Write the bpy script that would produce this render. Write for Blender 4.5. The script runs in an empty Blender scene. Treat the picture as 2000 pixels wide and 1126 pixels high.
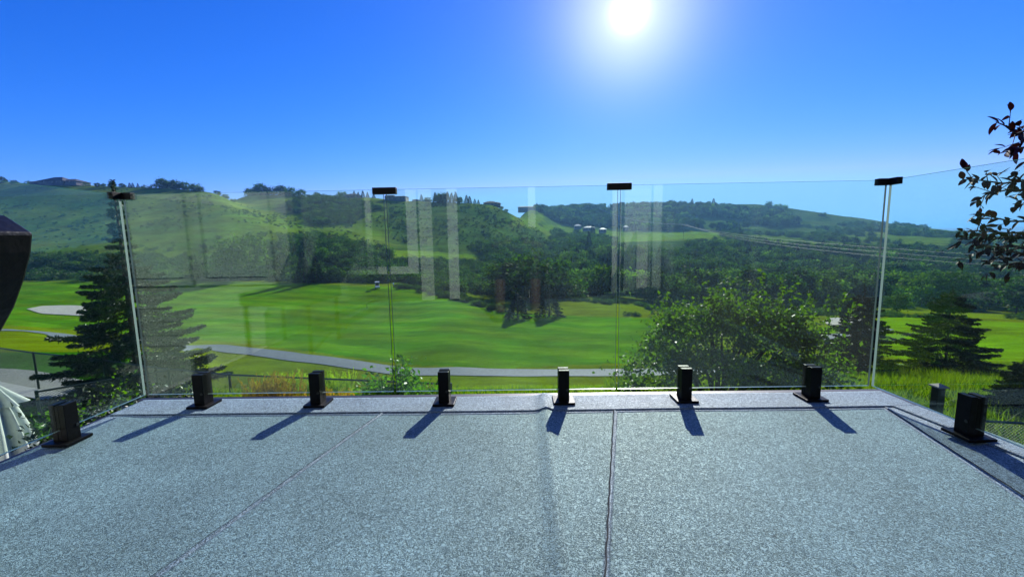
import bpy, math, random
import numpy as np
from mathutils import Vector, Matrix
R = math.radians
random.seed(7); rng = np.random.default_rng(7)
scene = bpy.context.scene
COL = scene.collection

# ------------------------------------------------------------------ camera
F = 800.0                       # focal length in pixels of a 2000 px wide frame
EYE = np.array([0.0, 0.0, 0.80])
def _n(v):
    v = np.array(v, float); return v/np.linalg.norm(v)
_Y = _n([9, 95, -F])
_d = np.array([.0172, .99985]); _t = F*F/(95*_d[1]-9*_d[0])
_Z = -_n([_d[0]*_t, -_d[1]*_t, -F]); _X = np.cross(_Y, _Z)
M = np.stack([_X, _Y, _Z])      # camera vector -> world vector
cam_data = bpy.data.cameras.new('camera')
cam = bpy.data.objects.new('camera', cam_data); COL.objects.link(cam)
cam_data.sensor_fit = 'HORIZONTAL'; cam_data.sensor_width = 36; cam_data.lens = 36*F/2000
cam_data.clip_start = 0.05; cam_data.clip_end = 30000
mw = Matrix.Identity(4)
for i in range(3):
    for j in range(3): mw[i][j] = M[i, j]
    mw[i][3] = EYE[i]
cam.matrix_world = mw
scene.camera = cam

def ray(px, py): return M @ _n([px-1000, 563-py, -F])
def aty(px, py, y):
    r = ray(px, py); return EYE + r*y/r[1]
def uv_of(px, py):
    r = ray(px, py); return r[0]/r[1], r[2]/r[1]
def to_px(P):                    # P (...,3) -> px, py
    v = (np.asarray(P)-EYE) @ M
    return 1000-v[..., 0]*F/v[..., 2], 563+v[..., 1]*F/v[..., 2]

# ------------------------------------------------------------------ light
SUN_EL, SUN_AZ = 26.2, 14.8      # degrees; azimuth to the right of the view axis (+Y)
sd = Vector((math.cos(R(SUN_EL))*math.sin(R(SUN_AZ)), math.cos(R(SUN_EL))*math.cos(R(SUN_AZ)), math.sin(R(SUN_EL))))
sun_data = bpy.data.lights.new('sun', 'SUN'); sun_data.energy = 5.0; sun_data.angle = R(0.5); sun_data.color = (1, .97, .91)
sun = bpy.data.objects.new('sun', sun_data); COL.objects.link(sun)
sun.rotation_euler = (-sd).to_track_quat('-Z', 'Y').to_euler(); sun.location = (5, 20, 30)

world = bpy.data.worlds.new('World'); scene.world = world; world.use_nodes = True
nt = world.node_tree; nt.nodes.clear()
def N(nt, t, **k):
    n = nt.nodes.new(t)
    for a, b in k.items(): setattr(n, a, b)
    return n
sky = N(nt, 'ShaderNodeTexSky', sky_type='NISHITA'); sky.sun_disc = False
sky.sun_elevation = R(SUN_EL); sky.sun_rotation = R(SUN_AZ); sky.altitude = 1100
sky.air_density = 1.0; sky.dust_density = 0.0; sky.ozone_density = 3.0
# the photograph's deep, saturated sky: one tone curve per channel over the whole dome
sep = N(nt, 'ShaderNodeSeparateColor'); cmb = N(nt, 'ShaderNodeCombineColor'); nt.links.new(sky.outputs[0], sep.inputs[0])
for ch_, (gain, power, top) in enumerate(((200.0, 3.0, 2.0), (13.5, 1.3, 4.0), (16.0, .8, 7.5))):
    a_ = N(nt, 'ShaderNodeMath', operation='MULTIPLY'); a_.inputs[1].default_value = .05; nt.links.new(sep.outputs[ch_], a_.inputs[0])
    b_ = N(nt, 'ShaderNodeMath', operation='POWER'); b_.inputs[1].default_value = power; nt.links.new(a_.outputs[0], b_.inputs[0])
    c_ = N(nt, 'ShaderNodeMath', operation='MULTIPLY'); c_.inputs[1].default_value = gain; nt.links.new(b_.outputs[0], c_.inputs[0])
    d_ = N(nt, 'ShaderNodeMath', operation='MINIMUM'); d_.inputs[1].default_value = top; nt.links.new(c_.outputs[0], d_.inputs[0])
    nt.links.new(d_.outputs[0], cmb.inputs[ch_])
bg = N(nt, 'ShaderNodeBackground'); bg.inputs[1].default_value = 0.10
tc = N(nt, 'ShaderNodeTexCoord'); dot = N(nt, 'ShaderNodeVectorMath', operation='DOT_PRODUCT'); dot.inputs[1].default_value = sd
nt.links.new(tc.outputs['Generated'], dot.inputs[0])
ac = N(nt, 'ShaderNodeMath', operation='ARCCOSINE'); nt.links.new(dot.outputs['Value'], ac.inputs[0])
def glow(width, amp, color, prev):
    a = N(nt, 'ShaderNodeMath', operation='DIVIDE'); a.inputs[1].default_value = R(width); nt.links.new(ac.outputs[0], a.inputs[0])
    b = N(nt, 'ShaderNodeMath', operation='POWER'); b.inputs[1].default_value = 1.6; nt.links.new(a.outputs[0], b.inputs[0])
    c = N(nt, 'ShaderNodeMath', operation='MULTIPLY'); c.inputs[1].default_value = -1; nt.links.new(b.outputs[0], c.inputs[0])
    e = N(nt, 'ShaderNodeMath', operation='EXPONENT'); nt.links.new(c.outputs[0], e.inputs[0])
    g = N(nt, 'ShaderNodeBackground'); g.inputs[0].default_value = (*color, 1)
    m = N(nt, 'ShaderNodeMath', operation='MULTIPLY'); m.inputs[1].default_value = amp; nt.links.new(e.outputs[0], m.inputs[0])
    nt.links.new(m.outputs[0], g.inputs[1])
    ad = N(nt, 'ShaderNodeAddShader'); nt.links.new(prev, ad.inputs[0]); nt.links.new(g.outputs[0], ad.inputs[1])
    return ad.outputs[0]
nt.links.new(cmb.outputs[0], bg.inputs[0])
o = glow(1.15, 1.8, (1, .98, .95), bg.outputs[0])        # the sun itself and its aureole
o = glow(6.0, .50, (1, .93, 1.0), o)
o = glow(18, .10, (.75, .85, 1.0), o)
wo = N(nt, 'ShaderNodeOutputWorld'); nt.links.new(o, wo.inputs[0])

scene.view_settings.view_transform = 'Standard'; scene.view_settings.look = 'None'
scene.view_settings.exposure = 0.8; scene.view_settings.gamma = 1; scene.view_settings.use_curve_mapping = False
scene.render.engine = 'CYCLES'
cy = scene.cycles
cy.transparent_max_bounces = 24; cy.max_bounces = 8; cy.diffuse_bounces = 3; cy.glossy_bounces = 4; cy.transmission_bounces = 4
cy.volume_bounces = 0; cy.sample_clamp_indirect = 6; cy.caustics_reflective = False; cy.caustics_refractive = False

# ------------------------------------------------------------------ helpers
def lin(o, label=None, cat=None, group=None, kind=None):
    if label: o['label'] = label
    if cat: o['category'] = cat
    if group: o['group'] = group
    if kind: o['kind'] = kind
    return o
def empty(name, loc=(0, 0, 0), rz=0, **k):
    o = bpy.data.objects.new(name, None); COL.objects.link(o)
    o.location = loc; o.rotation_euler = (0, 0, rz); o.empty_display_size = .1
    return lin(o, **k)
class MB:
    def __init__(s): s.v = []; s.f = []
    def add(s, vs, fs):
        b = len(s.v); s.v += [tuple(map(float, v)) for v in vs]; s.f += [tuple(int(i)+b for i in f) for f in fs]; return s
    def box(s, c, d, m=None):
        x, y, z = c; a, b, h = d[0]/2, d[1]/2, d[2]/2
        vs = [(sx*a, sy*b, sz*h) for sz in (-1, 1) for sy in (-1, 1) for sx in (-1, 1)]
        if m is not None: vs = [m @ Vector(v) for v in vs]
        vs = [(v[0]+x, v[1]+y, v[2]+z) for v in vs]
        return s.add(vs, [(0, 2, 3, 1), (4, 5, 7, 6), (0, 1, 5, 4), (2, 6, 7, 3), (1, 3, 7, 5), (0, 4, 6, 2)])
    def bbox(s, x0, x1, y0, y1, z0, z1): return s.box(((x0+x1)/2, (y0+y1)/2, (z0+z1)/2), (x1-x0, y1-y0, z1-z0))
    def tube(s, pts, rad, n=6, cap=True):
        pts = [Vector(p) for p in pts]
        if not hasattr(rad, '__len__'): rad = [rad]*len(pts)
        vs = []
        for i, p in enumerate(pts):
            t = (pts[min(i+1, len(pts)-1)]-pts[max(i-1, 0)]).normalized()
            a = t.cross(Vector((0, 0, 1)))
            if a.length < .05: a = t.cross(Vector((1, 0, 0)))
            a.normalize(); b = t.cross(a)
            for k in range(n):
                w = 2*math.pi*k/n; vs.append(p+(a*math.cos(w)+b*math.sin(w))*rad[i])
        fs = []
        for i in range(len(pts)-1):
            for k in range(n):
                q = (k+1) % n; fs.append((i*n+k, i*n+q, (i+1)*n+q, (i+1)*n+k))
        if cap:
            fs.append(tuple(range(n-1, -1, -1))); fs.append(tuple((len(pts)-1)*n+k for k in range(n)))
        return s.add(vs, fs)
    def prism(s, poly, axis, a, b):
        n = len(poly)
        def P(p, t): return {'x': (t, p[0], p[1]), 'y': (p[0], t, p[1]), 'z': (p[0], p[1], t)}[axis]
        return s.add([P(p, a) for p in poly]+[P(p, b) for p in poly],
                     [tuple(range(n)), tuple(range(2*n-1, n-1, -1))]+[(i, i+n, (i+1) % n+n, (i+1) % n) for i in range(n)])
    def mesh(s, name):
        me = bpy.data.meshes.new(name); me.from_pydata(s.v, [], s.f); me.update(); return me
    def obj(s, name, mat, parent=None, smooth=False, bevel=0, **k):
        return link(name, s.mesh(name), mat, parent, smooth, bevel, **k)
def link(name, me, mat=None, parent=None, smooth=False, bevel=0, loc=None, **k):
    o = bpy.data.objects.new(name, me); COL.objects.link(o)
    if mat is not None and len(me.materials) == 0: me.materials.append(mat)
    if parent is not None: o.parent = parent
    if loc is not None: o.location = loc
    if smooth: me.polygons.foreach_set('use_smooth', [True]*len(me.polygons))
    if bevel:
        b = o.modifiers.new('bevel', 'BEVEL'); b.width = bevel; b.segments = 2; b.limit_method = 'ANGLE'; b.harden_normals = False
    return lin(o, **k)
def np_mesh(name, V, Fc, mat=None):
    """V (n,3), Fc (m,k) constant k"""
    me = bpy.data.meshes.new(name); V = np.asarray(V, np.float32); Fc = np.asarray(Fc, np.int32)
    m, k = Fc.shape
    me.vertices.add(len(V)); me.vertices.foreach_set('co', V.ravel())
    me.loops.add(m*k); me.loops.foreach_set('vertex_index', Fc.ravel())
    me.polygons.add(m); me.polygons.foreach_set('loop_start', np.arange(0, m*k, k, dtype=np.int32))
    me.polygons.foreach_set('loop_total', np.full(m, k, np.int32))
    me.update(calc_edges=True)
    if mat is not None: me.materials.append(mat)
    return me
def copy_tree(o, parent=None):
    c = o.copy(); COL.objects.link(c)
    if parent is not None: c.parent = parent
    for ch in list(o.children): copy_tree(ch, c)
    return c

def vnoise(x, y, seed=0):
    r = np.random.default_rng(seed); T = r.random((256, 256))
    xi = np.floor(x).astype(int); yi = np.floor(y).astype(int); fx = x-xi; fy = y-yi
    fx = fx*fx*(3-2*fx); fy = fy*fy*(3-2*fy)
    g = lambda a, b: T[a % 256, b % 256]
    return (g(xi, yi)*(1-fx)+g(xi+1, yi)*fx)*(1-fy)+(g(xi, yi+1)*(1-fx)+g(xi+1, yi+1)*fx)*fy
def fbm(x, y, sc, oc=4, seed=0):
    s = 0; a = 1; t = 0
    for i in range(oc):
        s = s+a*(vnoise(x/sc*2**i+17*i, y/sc*2**i+31*i, seed+i)-.5); t += a; a *= .5
    return s/t*2
def inpoly(px, py, poly):
    r = np.zeros(px.shape, bool); n = len(poly); j = n-1
    for i in range(n):
        xi, yi = poly[i]; xj, yj = poly[j]
        c = ((yi > py) != (yj > py)) & (px < (xj-xi)*(py-yi)/((yj-yi) or 1e-9)+xi)
        r ^= c; j = i
    return r

# ------------------------------------------------------------------ materials
def mat(name, color=(.5, .5, .5), rough=.6, metal=0, spec=.5, noise=None, bump=None):
    m = bpy.data.materials.new(name); m.use_nodes = True; t = m.node_tree; b = t.nodes['Principled BSDF']
    b.inputs['Base Color'].default_value = (*color, 1); b.inputs['Roughness'].default_value = rough
    b.inputs['Metallic'].default_value = metal; b.inputs['Specular IOR Level'].default_value = spec
    if noise:                                  # (scale, amount)
        tc = N(t, 'ShaderNodeTexCoord'); n = N(t, 'ShaderNodeTexNoise'); n.inputs['Scale'].default_value = noise[0]; n.inputs['Detail'].default_value = 6
        t.links.new(tc.outputs['Object'], n.inputs['Vector'])
        mp = N(t, 'ShaderNodeMapRange'); mp.inputs['From Min'].default_value = .3; mp.inputs['From Max'].default_value = .7
        mp.inputs['To Min'].default_value = 1-noise[1]; mp.inputs['To Max'].default_value = 1+noise[1]
        mx = N(t, 'ShaderNodeVectorMath', operation='SCALE'); mx.inputs[0].default_value = color
        t.links.new(n.outputs['Fac'], mp.inputs['Value']); t.links.new(mp.outputs[0], mx.inputs['Scale']); t.links.new(mx.outputs[0], b.inputs['Base Color'])
        if bump:
            bp = N(t, 'ShaderNodeBump'); bp.inputs['Strength'].default_value = bump; bp.inputs['Distance'].default_value = .02
            t.links.new(n.outputs['Fac'], bp.inputs['Height']); t.links.new(bp.outputs[0], b.inputs['Normal'])
    return m
def leaf_mat(name, c1, c2, trans=.35, gloss=.25, rough=.45):
    """two leaf colours mixed per leaf; light passes through the blade"""
    m = bpy.data.materials.new(name); m.use_nodes = True; t = m.node_tree; t.nodes.clear()
    g = N(t, 'ShaderNodeNewGeometry'); oi = N(t, 'ShaderNodeObjectInfo')
    mx = N(t, 'ShaderNodeMixRGB'); mx.inputs[1].default_value = (*c1, 1); mx.inputs[2].default_value = (*c2, 1)
    t.links.new(g.outputs['Random Per Island'], mx.inputs[0])
    mp = N(t, 'ShaderNodeMapRange'); mp.inputs['To Min'].default_value = .5; mp.inputs['To Max'].default_value = 1.7
    t.links.new(oi.outputs['Random'], mp.inputs['Value'])
    sc = N(t, 'ShaderNodeVectorMath', operation='SCALE'); t.links.new(mx.outputs[0], sc.inputs[0]); t.links.new(mp.outputs[0], sc.inputs['Scale'])
    d = N(t, 'ShaderNodeBsdfDiffuse'); tr = N(t, 'ShaderNodeBsdfTranslucent'); gl = N(t, 'ShaderNodeBsdfGlossy'); gl.inputs['Roughness'].default_value = rough
    t.links.new(sc.outputs[0], d.inputs[0])
    ty = N(t, 'ShaderNodeMixRGB', blend_type='MULTIPLY'); ty.inputs[0].default_value = 1; ty.inputs[2].default_value = (1.05, 1.3, .15, 1)
    t.links.new(sc.outputs[0], ty.inputs[1]); t.links.new(ty.outputs[0], tr.inputs[0])
    a = N(t, 'ShaderNodeMixShader'); a.inputs[0].default_value = trans; t.links.new(d.outputs[0], a.inputs[1]); t.links.new(tr.outputs[0], a.inputs[2])
    fr = N(t, 'ShaderNodeLayerWeight'); fr.inputs['Blend'].default_value = .35
    fm = N(t, 'ShaderNodeMath', operation='MULTIPLY'); fm.inputs[1].default_value = gloss; t.links.new(fr.outputs['Fresnel'], fm.inputs[0])
    b = N(t, 'ShaderNodeMixShader'); t.links.new(fm.outputs[0], b.inputs[0]); t.links.new(a.outputs[0], b.inputs[1]); t.links.new(gl.outputs[0], b.inputs[2])
    o = N(t, 'ShaderNodeOutputMaterial'); t.links.new(b.outputs[0], o.inputs[0])
    return m

def ground_mat():
    m = bpy.data.materials.new('grass_ground'); m.use_nodes = True; t = m.node_tree; b = t.nodes['Principled BSDF']
    b.inputs['Roughness'].default_value = .95; b.inputs['Specular IOR Level'].default_value = 0
    at = N(t, 'ShaderNodeAttribute', attribute_name='zone')
    pos = N(t, 'ShaderNodeNewGeometry')
    n1 = N(t, 'ShaderNodeTexNoise'); n1.inputs['Scale'].default_value = .55; n1.inputs['Detail'].default_value = 8; n1.inputs['Roughness'].default_value = .65
    n2 = N(t, 'ShaderNodeTexNoise'); n2.inputs['Scale'].default_value = 9; n2.inputs['Detail'].default_value = 6; n2.inputs['Roughness'].default_value = .75
    n3 = N(t, 'ShaderNodeTexNoise'); n3.inputs['Scale'].default_value = .09; n3.inputs['Detail'].default_value = 5
    mpv = N(t, 'ShaderNodeMapping'); mpv.inputs['Scale'].default_value = (.35, 1.2, 1); t.links.new(pos.outputs['Position'], mpv.inputs[0])
    t.links.new(mpv.outputs[0], n1.inputs['Vector']); t.links.new(pos.outputs['Position'], n2.inputs['Vector']); t.links.new(pos.outputs['Position'], n3.inputs['Vector'])
    def rng_(n, lo, hi):
        q = N(t, 'ShaderNodeMapRange'); q.inputs['From Min'].default_value = .3; q.inputs['From Max'].default_value = .7
        q.inputs['To Min'].default_value = lo; q.inputs['To Max'].default_value = hi; t.links.new(n.outputs['Fac'], q.inputs['Value']); return q.outputs[0]
    m1 = N(t, 'ShaderNodeMath', operation='MULTIPLY'); t.links.new(rng_(n1, .70, 1.30), m1.inputs[0]); t.links.new(rng_(n2, .45, 1.55), m1.inputs[1])
    m2 = N(t, 'ShaderNodeMath', operation='MULTIPLY'); t.links.new(m1.outputs[0], m2.inputs[0]); t.links.new(rng_(n3, .72, 1.28), m2.inputs[1])
    sc = N(t, 'ShaderNodeVectorMath', operation='SCALE'); t.links.new(at.outputs['Color'], sc.inputs[0]); t.links.new(m2.outputs[0], sc.inputs['Scale'])
    hs = N(t, 'ShaderNodeHueSaturation'); t.links.new(sc.outputs[0], hs.inputs['Color']); t.links.new(rng_(n3, .485, .515), hs.inputs['Hue'])
    t.links.new(hs.outputs[0], b.inputs['Base Color'])
    bp = N(t, 'ShaderNodeBump'); bp.inputs['Strength'].default_value = .7; bp.inputs['Distance'].default_value = .12
    t.links.new(n2.outputs['Fac'], bp.inputs['Height']); t.links.new(bp.outputs[0], b.inputs['Normal'])
    return m
def deck_mat():
    m = bpy.data.materials.new('textured_vinyl_membrane'); m.use_nodes = True; t = m.node_tree; b = t.nodes['Principled BSDF']
    geo = N(t, 'ShaderNodeNewGeometry'); mpn = N(t, 'ShaderNodeMapping'); mpn.inputs['Location'].default_value = (3.1, 1.7, .377); mpn.inputs['Rotation'].default_value = (.31, .23, 0); t.links.new(geo.outputs['Position'], mpn.inputs[0])
    nz = N(t, 'ShaderNodeTexNoise'); nz.inputs['Scale'].default_value = 55; nz.inputs['Detail'].default_value = 2
    t.links.new(mpn.outputs[0], nz.inputs['Vector'])
    mxv = N(t, 'ShaderNodeMixRGB', blend_type='LINEAR_LIGHT'); mxv.inputs[0].default_value = .008
    t.links.new(mpn.outputs[0], mxv.inputs[1]); t.links.new(nz.outputs['Color'], mxv.inputs[2])
    # crinkle: ridged noise, worm-like short creases
    cr = N(t, 'ShaderNodeTexNoise'); cr.inputs['Scale'].default_value = 125; cr.inputs['Detail'].default_value = 2; cr.inputs['Roughness'].default_value = .6; cr.inputs['Distortion'].default_value = 1.2
    t.links.new(mxv.outputs[0], cr.inputs['Vector'])
    s = N(t, 'ShaderNodeMath', operation='SUBTRACT'); s.inputs[1].default_value = .5; t.links.new(cr.outputs['Fac'], s.inputs[0])
    a = N(t, 'ShaderNodeMath', operation='ABSOLUTE'); t.links.new(s.outputs[0], a.inputs[0])
    rr = N(t, 'ShaderNodeMapRange'); rr.inputs['From Max'].default_value = .09; t.links.new(a.outputs[0], rr.inputs['Value'])
    big = N(t, 'ShaderNodeTexNoise'); big.inputs['Scale'].default_value = 3.2; big.inputs['Detail'].default_value = 7; big.inputs['Roughness'].default_value = .62
    t.links.new(mpn.outputs[0], big.inputs['Vector'])
    ramp = N(t, 'ShaderNodeValToRGB'); e = ramp.color_ramp.elements
    e[0].color = (.018, .044, .060, 1); e[1].color = (.265, .375, .435, 1); e[1].position = .9
    t.links.new(rr.outputs[0], ramp.inputs[0])
    q = N(t, 'ShaderNodeMapRange'); q.inputs['From Min'].default_value = .35; q.inputs['From Max'].default_value = .65; q.inputs['To Min'].default_value = .9; q.inputs['To Max'].default_value = 1.1
    t.links.new(big.outputs['Fac'], q.inputs['Value'])
    sc = N(t, 'ShaderNodeVectorMath', operation='SCALE'); t.links.new(ramp.outputs[0], sc.inputs[0]); t.links.new(q.outputs[0], sc.inputs['Scale'])
    gr = N(t, 'ShaderNodeTexNoise'); gr.inputs['Scale'].default_value = 22; gr.inputs['Detail'].default_value = 4; gr.inputs['Roughness'].default_value = .8; t.links.new(mpn.outputs[0], gr.inputs['Vector'])
    st = N(t, 'ShaderNodeTexNoise'); st.inputs['Scale'].default_value = 1.1; st.inputs['Detail'].default_value = 5; t.links.new(mpn.outputs[0], st.inputs['Vector'])
    g1 = N(t, 'ShaderNodeMapRange'); g1.inputs['From Min'].default_value = .68; g1.inputs['From Max'].default_value = .74; g1.inputs['To Min'].default_value = 1; g1.inputs['To Max'].default_value = .45; t.links.new(gr.outputs['Fac'], g1.inputs['Value'])
    g2 = N(t, 'ShaderNodeMapRange'); g2.inputs['From Min'].default_value = .4; g2.inputs['From Max'].default_value = .62; g2.inputs['To Min'].default_value = 1.04; g2.inputs['To Max'].default_value = .88; t.links.new(st.outputs['Fac'], g2.inputs['Value'])
    gm = N(t, 'ShaderNodeMath', operation='MULTIPLY'); t.links.new(g1.outputs[0], gm.inputs[0]); t.links.new(g2.outputs[0], gm.inputs[1])
    s2 = N(t, 'ShaderNodeVectorMath', operation='SCALE'); t.links.new(sc.outputs[0], s2.inputs[0]); t.links.new(gm.outputs[0], s2.inputs['Scale'])
    t.links.new(s2.outputs[0], b.inputs['Base Color']); b.inputs['Roughness'].default_value = .62; b.inputs['Specular IOR Level'].default_value = .3
    bp = N(t, 'ShaderNodeBump'); bp.inputs['Strength'].default_value = .7; bp.inputs['Distance'].default_value = .003
    t.links.new(rr.outputs[0], bp.inputs['Height']); t.links.new(bp.outputs[0], b.inputs['Normal'])
    return m
def glass_mat():
    m = bpy.data.materials.new('dusty_clear_glass'); m.use_nodes = True; t = m.node_tree; t.nodes.clear()
    g = N(t, 'ShaderNodeNewGeometry'); d = N(t, 'ShaderNodeVectorMath', operation='DOT_PRODUCT')
    t.links.new(g.outputs['Incoming'], d.inputs[0]); t.links.new(g.outputs['Normal'], d.inputs[1])
    a = N(t, 'ShaderNodeMath', operation='ABSOLUTE'); t.links.new(d.outputs['Value'], a.inputs[0])
    s = N(t, 'ShaderNodeMath', operation='SUBTRACT'); s.inputs[0].default_value = 1; t.links.new(a.outputs[0], s.inputs[1])
    p = N(t, 'ShaderNodeMath', operation='POWER'); p.inputs[1].default_value = 5; t.links.new(s.outputs[0], p.inputs[0])
    f = N(t, 'ShaderNodeMath', operation='MULTIPLY_ADD'); f.inputs[1].default_value = .94; f.inputs[2].default_value = .042; t.links.new(p.outputs[0], f.inputs[0])
    tr = N(t, 'ShaderNodeBsdfTransparent'); tr.inputs[0].default_value = (.90, .965, .90, 1)
    gl = N(t, 'ShaderNodeBsdfGlossy'); gl.inputs['Roughness'].default_value = 0; gl.inputs['Color'].default_value = (.88, 1, .93, 1)
    mx = N(t, 'ShaderNodeMixShader'); t.links.new(f.outputs[0], mx.inputs[0]); t.links.new(tr.outputs[0], mx.inputs[1]); t.links.new(gl.outputs[0], mx.inputs[2])
    du = N(t, 'ShaderNodeBsdfTranslucent'); du.inputs[0].default_value = (.8, .85, .9, 1)
    nz = N(t, 'ShaderNodeTexNoise'); nz.inputs['Scale'].default_value = 2.5; nz.inputs['Detail'].default_value = 6; t.links.new(g.outputs['Position'], nz.inputs['Vector'])
    k = N(t, 'ShaderNodeMapRange'); k.inputs['From Min'].default_value = .3; k.inputs['From Max'].default_value = .7; k.inputs['To Min'].default_value = .0005; k.inputs['To Max'].default_value = .004
    t.links.new(nz.outputs['Fac'], k.inputs['Value'])
    m2 = N(t, 'ShaderNodeMixShader'); t.links.new(k.outputs[0], m2.inputs[0]); t.links.new(mx.outputs[0], m2.inputs[1]); t.links.new(du.outputs[0], m2.inputs[2])
    o = N(t, 'ShaderNodeOutputMaterial'); t.links.new(m2.outputs[0], o.inputs[0]); return m
def edge_mat(name, c, e=.75):
    m = bpy.data.materials.new(name); m.use_nodes = True; t = m.node_tree; t.nodes.clear()
    a = N(t, 'ShaderNodeBsdfTranslucent'); a.inputs[0].default_value = (*c, 1)
    g = N(t, 'ShaderNodeBsdfGlossy'); g.inputs['Roughness'].default_value = .25
    x = N(t, 'ShaderNodeMixShader'); x.inputs[0].default_value = 1-e; t.links.new(a.outputs[0], x.inputs[1]); t.links.new(g.outputs[0], x.inputs[2])
    o = N(t, 'ShaderNodeOutputMaterial'); t.links.new(x.outputs[0], o.inputs[0]); return m

M_ground = ground_mat(); M_deck = deck_mat(); M_glass = glass_mat()
M_edge = edge_mat('polished_glass_edge', (.85, .97, .92)); M_edge_side = edge_mat('side_glass_edge', (.09, .13, .125), .93); M_edge_dark = edge_mat('dark_glass_edge', (.03, .12, .09), .9)
M_black = mat('black_powder_coat', (.005, .005, .006), .42, spec=.10, noise=(90, .3), bump=.05)
M_flash = mat('black_metal_flashing', (.01, .01, .012), .5)
M_clip = mat('black_clip', (.004, .004, .005), .5, spec=.15)
M_leather = mat('black_leather', (.004, .004, .005), .38, spec=.2, noise=(40, .3), bump=.15)
M_bark = mat('bark', (.07, .05, .035), .9, noise=(14, .4), bump=.6)
M_bark_dark = mat('dark_bark', (.03, .022, .018), .9, noise=(20, .4), bump=.5)
M_asphalt = mat('path_asphalt', (.10, .12, .135), .85, noise=(3, .18))
M_concrete = mat('walk_concrete', (.36, .36, .33), .85, noise=(4, .12))
M_sand = mat('bunker_sand', (.36, .34, .28), .95, noise=(1.2, .12))
M_chain = mat('fence_green_vinyl', (.012, .03, .02), .45)
M_spruce = leaf_mat('spruce_needles', (.012, .028, .018), (.035, .065, .038), .12, .10, .5)
M_spruce_dk = leaf_mat('dark_spruce_needles', (.008, .018, .010), (.024, .042, .018), .12, .06, .5)
M_apple = leaf_mat('apple_leaves', (.06, .14, .008), (.18, .30, .025), .58, .10, .5)
M_shrub = leaf_mat('shrub_leaves', (.035, .11, .008), (.10, .21, .02), .48, .10, .5)
M_cherry = leaf_mat('purple_leaves', (.014, .004, .010), (.030, .006, .018), .12, .03, .5)
M_aspen = leaf_mat('aspen_leaves', (.010, .034, .007), (.055, .115, .014), .36, .04, .6)
M_aspen2 = leaf_mat('willow_leaves', (.022, .055, .008), (.09, .15, .02), .36, .04, .6)
M_conif = leaf_mat('conifer_needles', (.006, .018, .008), (.018, .036, .014), .1, .03, .6)
M_purple = leaf_mat('plum_leaves', (.05, .012, .022), (.10, .03, .04), .2, .2)
M_straw = leaf_mat('straw_plumes', (.20, .12, .03), (.46, .27, .09), .4, .05, .6)
M_blade = leaf_mat('grass_blades', (.09, .16, .006), (.22, .27, .02), .5, .05, .6)
M_flower = leaf_mat('yellow_petals', (.45, .42, .10), (.7, .65, .35), .3, .1)
M_siding = mat('cream_siding', (.46, .47, .44), .6, noise=(2, .05))
M_white = mat('white_trim', (.55, .55, .54), .45)
M_winglass = mat('dark_window_glass', (.015, .02, .025), .05, spec=1)
M_roof = mat('dark_roof', (.035, .035, .04), .8, noise=(1, .2))
M_wall_far = mat('far_house_wall', (.10, .10, .11), .8)
M_roof_white = mat('pale_metal_roof', (.26, .28, .30), .5)
M_fabric = mat('off_white_canvas', (.50, .54, .48), .85, noise=(12, .1), bump=.2)
M_pole = mat('dark_post_paint', (.01, .012, .012), .5)
M_cap = mat('weathered_cap', (.33, .30, .24), .8, noise=(10, .2))
M_wood = mat('weathered_pole_wood', (.12, .10, .08), .9)
M_cable = mat('grey_cable', (.15, .17, .19), .6)

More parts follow.
